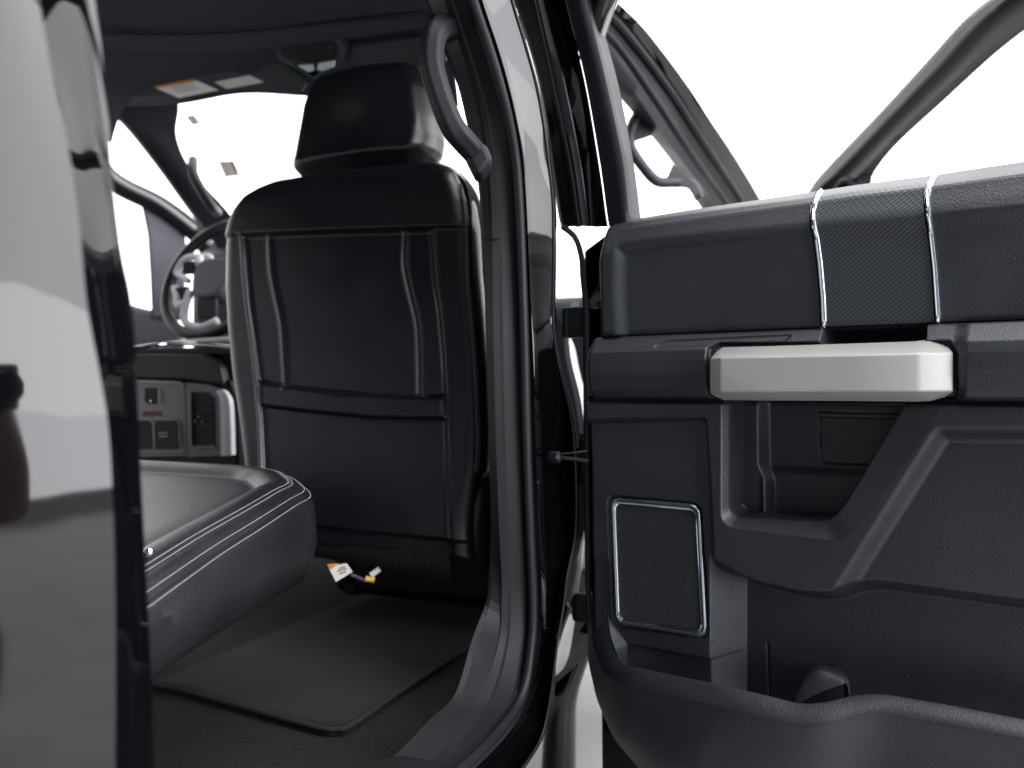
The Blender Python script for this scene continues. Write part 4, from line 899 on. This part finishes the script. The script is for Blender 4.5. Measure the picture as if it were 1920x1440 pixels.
# ------------------------------------------------------------------ centre console seen from the rear seat
K = Plane(onY(350, 780, 1.72), (1, 0, 0), (0, -1, 0)); K.B = np.array([0, 0, 1.])
cc_ = empty('centre_console', tuple(onY(350, 780, 1.78))); cc_.parent = truck; cc_.location = np.array(onY(350, 780, 1.78))-ORG[truck.name]
cc_['label'] = 'back of the centre console with vent and power sockets'
prism('console_box', K, [(180, 700), (430, 712), (446, 760), (448, 880), (448, 1000), (180, 1000)], -.5, -.012, M['dark'], cc_, bevel=.01)
prism('armrest_lid', K, [(180, 663), (385, 664), (400, 668), (412, 690), (418, 724), (330, 712), (180, 709)], -.4, .0, M['plastic_f'], cc_, bevel=.008, ref=0)
prism('lid_side', K, [(380, 662), (412, 656), (432, 664), (440, 722), (424, 726), (414, 690)], -.4, -.03, M['plastic_f'], cc_, bevel=.008)
prism('faceplate', K, [(180, 714), (338, 718), (346, 721), (352, 856), (180, 858)], -.02, .004, M['silver_dim'], cc_, bevel=.004)
tube('faceplate_lip', [K.hit(180, 713, .006), K.hit(338, 718, .006), K.hit(345, 724, .006)], .004, M['silver'], cc_)
surr = [(346, 718), (395, 722), (418, 730), (432, 744), (438, 770), (442, 852), (410, 858), (404, 764), (398, 752), (384, 744), (362, 740), (356, 746), (360, 836), (402, 838), (404, 856), (350, 858)]
prism('vent_surround', K, [(346, 718), (395, 722), (414, 731), (424, 748), (424, 856), (350, 858)], -.02, .002, M['silver_dim'], cc_, bevel=.004)
loft('vent_side_trim', [[K.hit(404, 734, .006), K.hit(411, 746, .010), K.hit(413, 780, .010), K.hit(414, 855, .010)], [K.hit(418, 730, .004), K.hit(428, 746, .010), K.hit(431, 780, .010), K.hit(433, 854, .010)], [K.hit(428, 734, -.01), K.hit(437, 750, -.01), K.hit(440, 780, -.01), K.hit(442, 852, -.01)]], M['white_trim'], cc_, n=20, sub=4, angle=180)
prism('vent_opening', K, [(359, 734), (392, 736), (401, 752), (403, 836), (361, 836)], .0022, .0042, M['dark'], cc_, bevel=.001)
for i in range(6): tube('vent_slat', [K.hit(361, 745+i*15, .006), K.hit(401, 747+i*15, .006)], .0022, M['rubber'], cc_)
tube('vent_edge', [K.hit(357, 736, .008), K.hit(359, 838, .008), K.hit(404, 838, .008)], .004, M['silver'], cc_)
for (x_, y_) in ((381, 791), (374, 782), (367, 790)): sphere('vent_knob', K.hit(x_, y_, .012), .0032, M['dark_chrome'], cc_)
prism('usb_port', K, [(271, 727), (294, 727), (294, 757), (276, 757), (271, 752)], .0045, .0065, M['dark'], cc_, bevel=.001)
tube('port_edge', [K.hit(299, 728, .008), K.hit(299, 755, .008)], .004, M['silver'], cc_)
sphere('port_glint', K.hit(283, 752, .010), .0045, M['chrome'], cc_, (1, .5, .6))
prism('marking_strip', K, [(267, 771), (303, 771), (303, 780), (267, 780)], .0045, .0060, M['red'], cc_, bevel=.001)
for x_ in (240, 289):
    prism('socket_cover', K, [(x_, 795), (x_+4, 789), (x_+38, 789), (x_+44, 795), (x_+46, 838), (x_+40, 842), (x_+2, 842)], .0045, .010, M['dark'], cc_, bevel=.003)
    tube('cover_edge', [K.hit(x_+2, 786, .009), K.hit(x_+40, 786, .009), K.hit(x_+47, 794, .009), K.hit(x_+49, 838, .009)], .0022, M['silver'], cc_)
for i, y_ in enumerate((812, 818)): tube('cover_print', [K.hit(298, y_, .011), K.hit(315, y_, .011)], .0016, M['print_pale'], cc_)
tube('lower_lip', [K.hit(180, 847, .007), K.hit(345, 848, .007)], .003, M['silver_dim'], cc_)
tube('console_chrome_trim', catmull(np.array([atD(240, 655, 1.98), atD(320, 644, 2.05), atD(380, 646, 2.02), atD(436, 652, 2.0)]), 5), .0055, M['chrome'], cc_)
tube('console_chrome_trim', catmull(np.array([atD(300, 648, 2.2), atD(360, 641, 2.25), atD(440, 636, 2.3)]), 5), .008, M['silver'], cc_)
prism('console_tray', K, [(180, 656), (430, 650), (440, 664), (380, 664), (180, 664)], -.4, -.01, M['dark'], cc_, bevel=.003)

# ------------------------------------------------------------------ passenger windscreen pillar seen through the door window
def Xz(pts, Xt, Xb): 
    y = np.array([p[1] for p in pts], float); y0_, y1_ = -100., 400.
    return np.array([onX(px, py, Xt+(Xb-Xt)*np.clip((py-y0_)/(y1_-y0_), -.2, 1.6)) for px, py in pts])
o0 = [(1060, -90), (1153, 0), (1213, 60), (1287, 157), (1333, 227), (1377, 293), (1425, 373), (1470, 460)]
o1 = [(1045, -80), (1128, 2), (1190, 70), (1262, 165), (1308, 236), (1352, 303), (1398, 376), (1440, 462)]
o2 = [(1035, -70), (1115, 12), (1172, 76), (1245, 175), (1292, 246), (1336, 312), (1382, 380), (1420, 466)]
o3 = [(1025, -55), (1107, 35), (1158, 88), (1226, 186), (1272, 256), (1316, 320), (1362, 384), (1400, 470)]
o4 = [(1010, -30), (1100, 60), (1140, 108), (1208, 200), (1254, 268), (1300, 330), (1345, 388), (1380, 475)]
o5 = [(990, 20), (1095, 115), (1150, 170), (1187, 212), (1232, 268), (1270, 318), (1320, 388), (1350, 480)]
W0 = [resample(Xz(p, a, b), 60, True) for p, a, b in ((o0, -.60, -.44), (o1, -.628, -.485), (o2, -.645, -.51), (o3, -.655, -.54), (o4, -.68, -.565), (o5, -.73, -.62))]
pp = empty('windscreen_pillar', tuple(W0[2][30])); pp.parent = truck; pp.location = W0[2][30]-ORG[truck.name]
pp['label'] = 'passenger side windscreen pillar behind the open rear door'
yv = np.array([0., -1, 0])
bk = W0[0].copy(); bk[:, 1] += .1; bk[:, 0] -= .02
grid('pillar_skin', np.array([bk, W0[0], mid(W0[0], W0[1], .3)+yv*.006, mid(W0[0], W0[1], .8)+yv*.004, W0[1]]), M['paint'], pp, angle=60)
tube('pillar_seal', mid(W0[1], W0[2], .4)+yv*.004, .012, M['matte'], pp, seg=12, angle=180)
grid('seal_channel', np.array([W0[1]-yv*.01, W0[2]-yv*.012, W0[3]-yv*.01]), M['rubber'], pp, angle=60)
tube('pillar_seal', mid(W0[2], W0[3], .9)+yv*.004, .010, M['matte'], pp, seg=12, angle=180)
grid('pillar_cover', np.array([W0[3], mid(W0[3], W0[4], .3)+yv*.008, W0[4]+yv*.004, mid(W0[4], W0[5], .5)+yv*.006, mid(W0[4], W0[5], .9)+yv*.003, W0[5], W0[5]-yv*.10]), M['plastic_f'], pp, angle=60)
ph = [atD(1198, 212, 2.42), atD(1184, 240, 2.42), atD(1182, 275, 2.42), atD(1205, 312, 2.45), atD(1232, 340, 2.48), atD(1262, 342, 2.50), atD(1296, 345, 2.52), atD(1312, 372, 2.52)]
tube('grab_handle', catmull(np.array(ph), 7), .0155, M['plastic_f'], pp, angle=180)
# gusset webs filling between handle and pillar
mk('handle_web', [atD(*p) for p in ((1190, 205, 2.44), (1215, 230, 2.44), (1222, 252, 2.45), (1192, 262, 2.44), (1182, 245, 2.44), (1190, 205, 2.47), (1215, 230, 2.47), (1222, 252, 2.48), (1192, 262, 2.47), (1182, 245, 2.47))],
   [(0, 1, 2, 3, 4), (9, 8, 7, 6, 5)]+[(i, (i+1) % 5, 5+(i+1) % 5, 5+i) for i in range(5)], M['plastic_f'], pp, bevel=.004)
mk('handle_web', [atD(*p) for p in ((1262, 312, 2.49), (1300, 345, 2.50), (1322, 395, 2.52), (1292, 352, 2.50), (1250, 340, 2.49), (1262, 312, 2.52), (1300, 345, 2.53), (1322, 395, 2.55), (1292, 352, 2.53), (1250, 340, 2.52))],
   [(0, 1, 2, 3, 4), (9, 8, 7, 6, 5)]+[(i, (i+1) % 5, 5+(i+1) % 5, 5+i) for i in range(5)], M['plastic_f'], pp, bevel=.004)
# ------------------------------------------------------------------ front passenger door, open
h0 = atD(1530, 500, 2.95); h1 = atD(1900, 500, 2.05); h0[2] = h1[2] = CZ
FA = h1-h0; FP = Plane(h0, FA, (FA[1], -FA[0], 0)); FP.B = np.array([0, 0, 1.])
if np.dot(FP.N, C0-h0) < 0: FP.N = -FP.N
fd = empty('front_door', tuple(h0)); fd.parent = truck; fd.location = h0-ORG[truck.name]
fd['label'] = 'open front passenger door, only its window frame showing'
f0 = [(1498, 400), (1520, 352), (1550, 315), (1650, 210), (1740, 112), (1800, 45), (1852, 0), (1960, -70)]
f1 = [(1512, 400), (1534, 354), (1564, 322), (1666, 216), (1756, 122), (1818, 54), (1872, 8), (1975, -60)]
f2 = [(1526, 400), (1552, 352), (1580, 330), (1684, 224), (1776, 132), (1840, 62), (1895, 12), (1985, -45)]
f3 = [(1560, 400), (1585, 346), (1600, 338), (1698, 236), (1792, 146), (1856, 84), (1905, 48), (1990, -20)]
f4 = [(1590, 400), (1606, 345), (1612, 322), (1652, 270), (1740, 186), (1838, 94), (1922, 30), (2000, -10)]
def fc(p, n): return resample(np.array([FP.hit(x, y, n) for x, y in p]), 50, True)
g0, g1, g2, g3, g4 = fc(f0, -.02), fc(f1, .0), fc(f2, .006), fc(f3, .006), fc(f4, -.004)
grid('window_frame', np.array([g0-FP.N*.05, g0, mid(g0, g1, .6)+FP.N*.006, g1, mid(g1, g2, .3)+FP.N*.010, mid(g1, g2, .6)+FP.N*.006, g2-FP.N*.006, mid(g2, g3, .5)-FP.N*.004, g3, mid(g3, g4, .6)+FP.N*.003, g4, g4-FP.N*.05]), M['matte'], fd, angle=60)
tube('mirror_corner', catmull(np.array([FP.hit(1572, 352, .012), FP.hit(1580, 340, .014), FP.hit(1592, 338, .014), FP.hit(1600, 350, .012)]), 5), .010, M['matte'], fd, angle=180)
V, Fc = prismVF(FP, np.array([[-.02, .26], [1.28, .27], [1.28, -.62], [.05, -.62], [-.02, -.3]]), -.12, -.02); mk('door_shell', V, Fc, M['paint'], fd, bevel=.01)
tube('rear_frame', [np.ravel(FP.w(1.28, .3, -.04)), np.ravel(FP.w(1.25, .6, -.04)), np.ravel(FP.w(1.17, .84, -.04)), np.ravel(FP.w(1.05, .90, -.04))], .03, M['paint'], fd)
# running board support, a curved black band in the gap by the sill
tube('running_board_support', catmull(np.array([atD(1130, 1140, 2.0), atD(1104, 1190, 2.0), atD(1076, 1250, 2.0), atD(1056, 1310, 2.0), atD(1050, 1380, 2.0), atD(1046, 1500, 2.0)]), 6), list(np.linspace(.018, .044, 31)), M['paint'], truck, angle=180)

# ------------------------------------------------------------------ photographer crouching beside the open door (mirrored in the paint)
def skinned(name, pts, edges, m_, parent, sub=2):
    P = np.array([p[:3] for p in pts], float); c = P.mean(0)
    me = bpy.data.meshes.new(name); me.from_pydata((P-c).tolist(), edges, []); o = bpy.data.objects.new(name, me); COL.objects.link(o)
    ORG[o.name] = c; o.parent = parent; o.location = c-ORG[parent.name]
    sk = o.modifiers.new('s', 'SKIN'); sv = me.skin_vertices[0].data if me.skin_vertices else None
    if sv is None:
        bpy.context.view_layer.objects.active = o; sv = me.skin_vertices[0].data
    for i, p in enumerate(pts): sv[i].radius = (p[3], p[3]); sv[i].use_root = (i == 0)
    sb = o.modifiers.new('d', 'SUBSURF'); sb.levels = sub; sb.render_levels = sub; sk.use_smooth_shade = True
    me.materials.append(m_); return o
per = empty('person', (1.42, 1.34, 0), 'crouching photographer in a black shirt and blue jeans holding a camera', 'person')
skinned('jeans', [(1.42, 1.34, .42, .15), (1.46, 1.26, .42, .11), (1.22, 1.22, .56, .085), (1.34, 1.20, .12, .055), (1.40, 1.44, .42, .11), (1.20, 1.50, .50, .085), (1.26, 1.50, .10, .06)], [(0, 1), (1, 2), (2, 3), (0, 4), (4, 5), (5, 6)], M['jeans'], per)
skinned('shirt', [(1.42, 1.34, .46, .15), (1.38, 1.34, .70, .145), (1.33, 1.34, .92, .15), (1.31, 1.34, 1.02, .07), (1.31, 1.20, .95, .06), (1.25, 1.13, .80, .05), (1.31, 1.48, .95, .06), (1.24, 1.54, .80, .05)], [(0, 1), (1, 2), (2, 3), (2, 4), (4, 5), (2, 6), (6, 7)], M['shirt'], per)
skinned('forearm', [(1.24, 1.54, .79, .045), (1.17, 1.55, .76, .042), (1.12, 1.52, .90, .034), (1.09, 1.47, 1.03, .026), (1.08, 1.45, 1.08, .03)], [(0, 1), (1, 2), (2, 3), (3, 4)], M['skin'], per)
skinned('forearm', [(1.25, 1.13, .79, .045), (1.18, 1.14, .78, .040), (1.10, 1.22, .92, .033), (1.07, 1.31, 1.02, .026), (1.06, 1.34, 1.05, .03)], [(0, 1), (1, 2), (2, 3), (3, 4)], M['skin'], per)
hd = skinned('head', [(1.30, 1.34, 1.04, .055), (1.28, 1.34, 1.13, .07), (1.27, 1.34, 1.22, .10), (1.28, 1.34, 1.30, .085)], [(0, 1), (1, 2), (2, 3)], M['skin'], per)
sphere('hair', np.array([1.30, 1.34, 1.265]), .112, M['hair'], per, (1, .95, .85))
box('camera_body', (1.05, 1.39, 1.09), (.07, .15, .11), M['dark'], per, bevel=.01)
tube('camera_lens', [(1.02, 1.39, 1.09), (.90, 1.36, 1.09)], .038, M['dark'], per)
for x_, y_ in ((1.30, 1.20), (1.22, 1.50)): box('shoe', (x_-.03, y_, .045), (.27, .10, .09), M['dark'], per, bevel=.03)

per.location.y -= .12

for nm in ('head', 'hair'): bpy.data.objects[nm].location.y -= .11
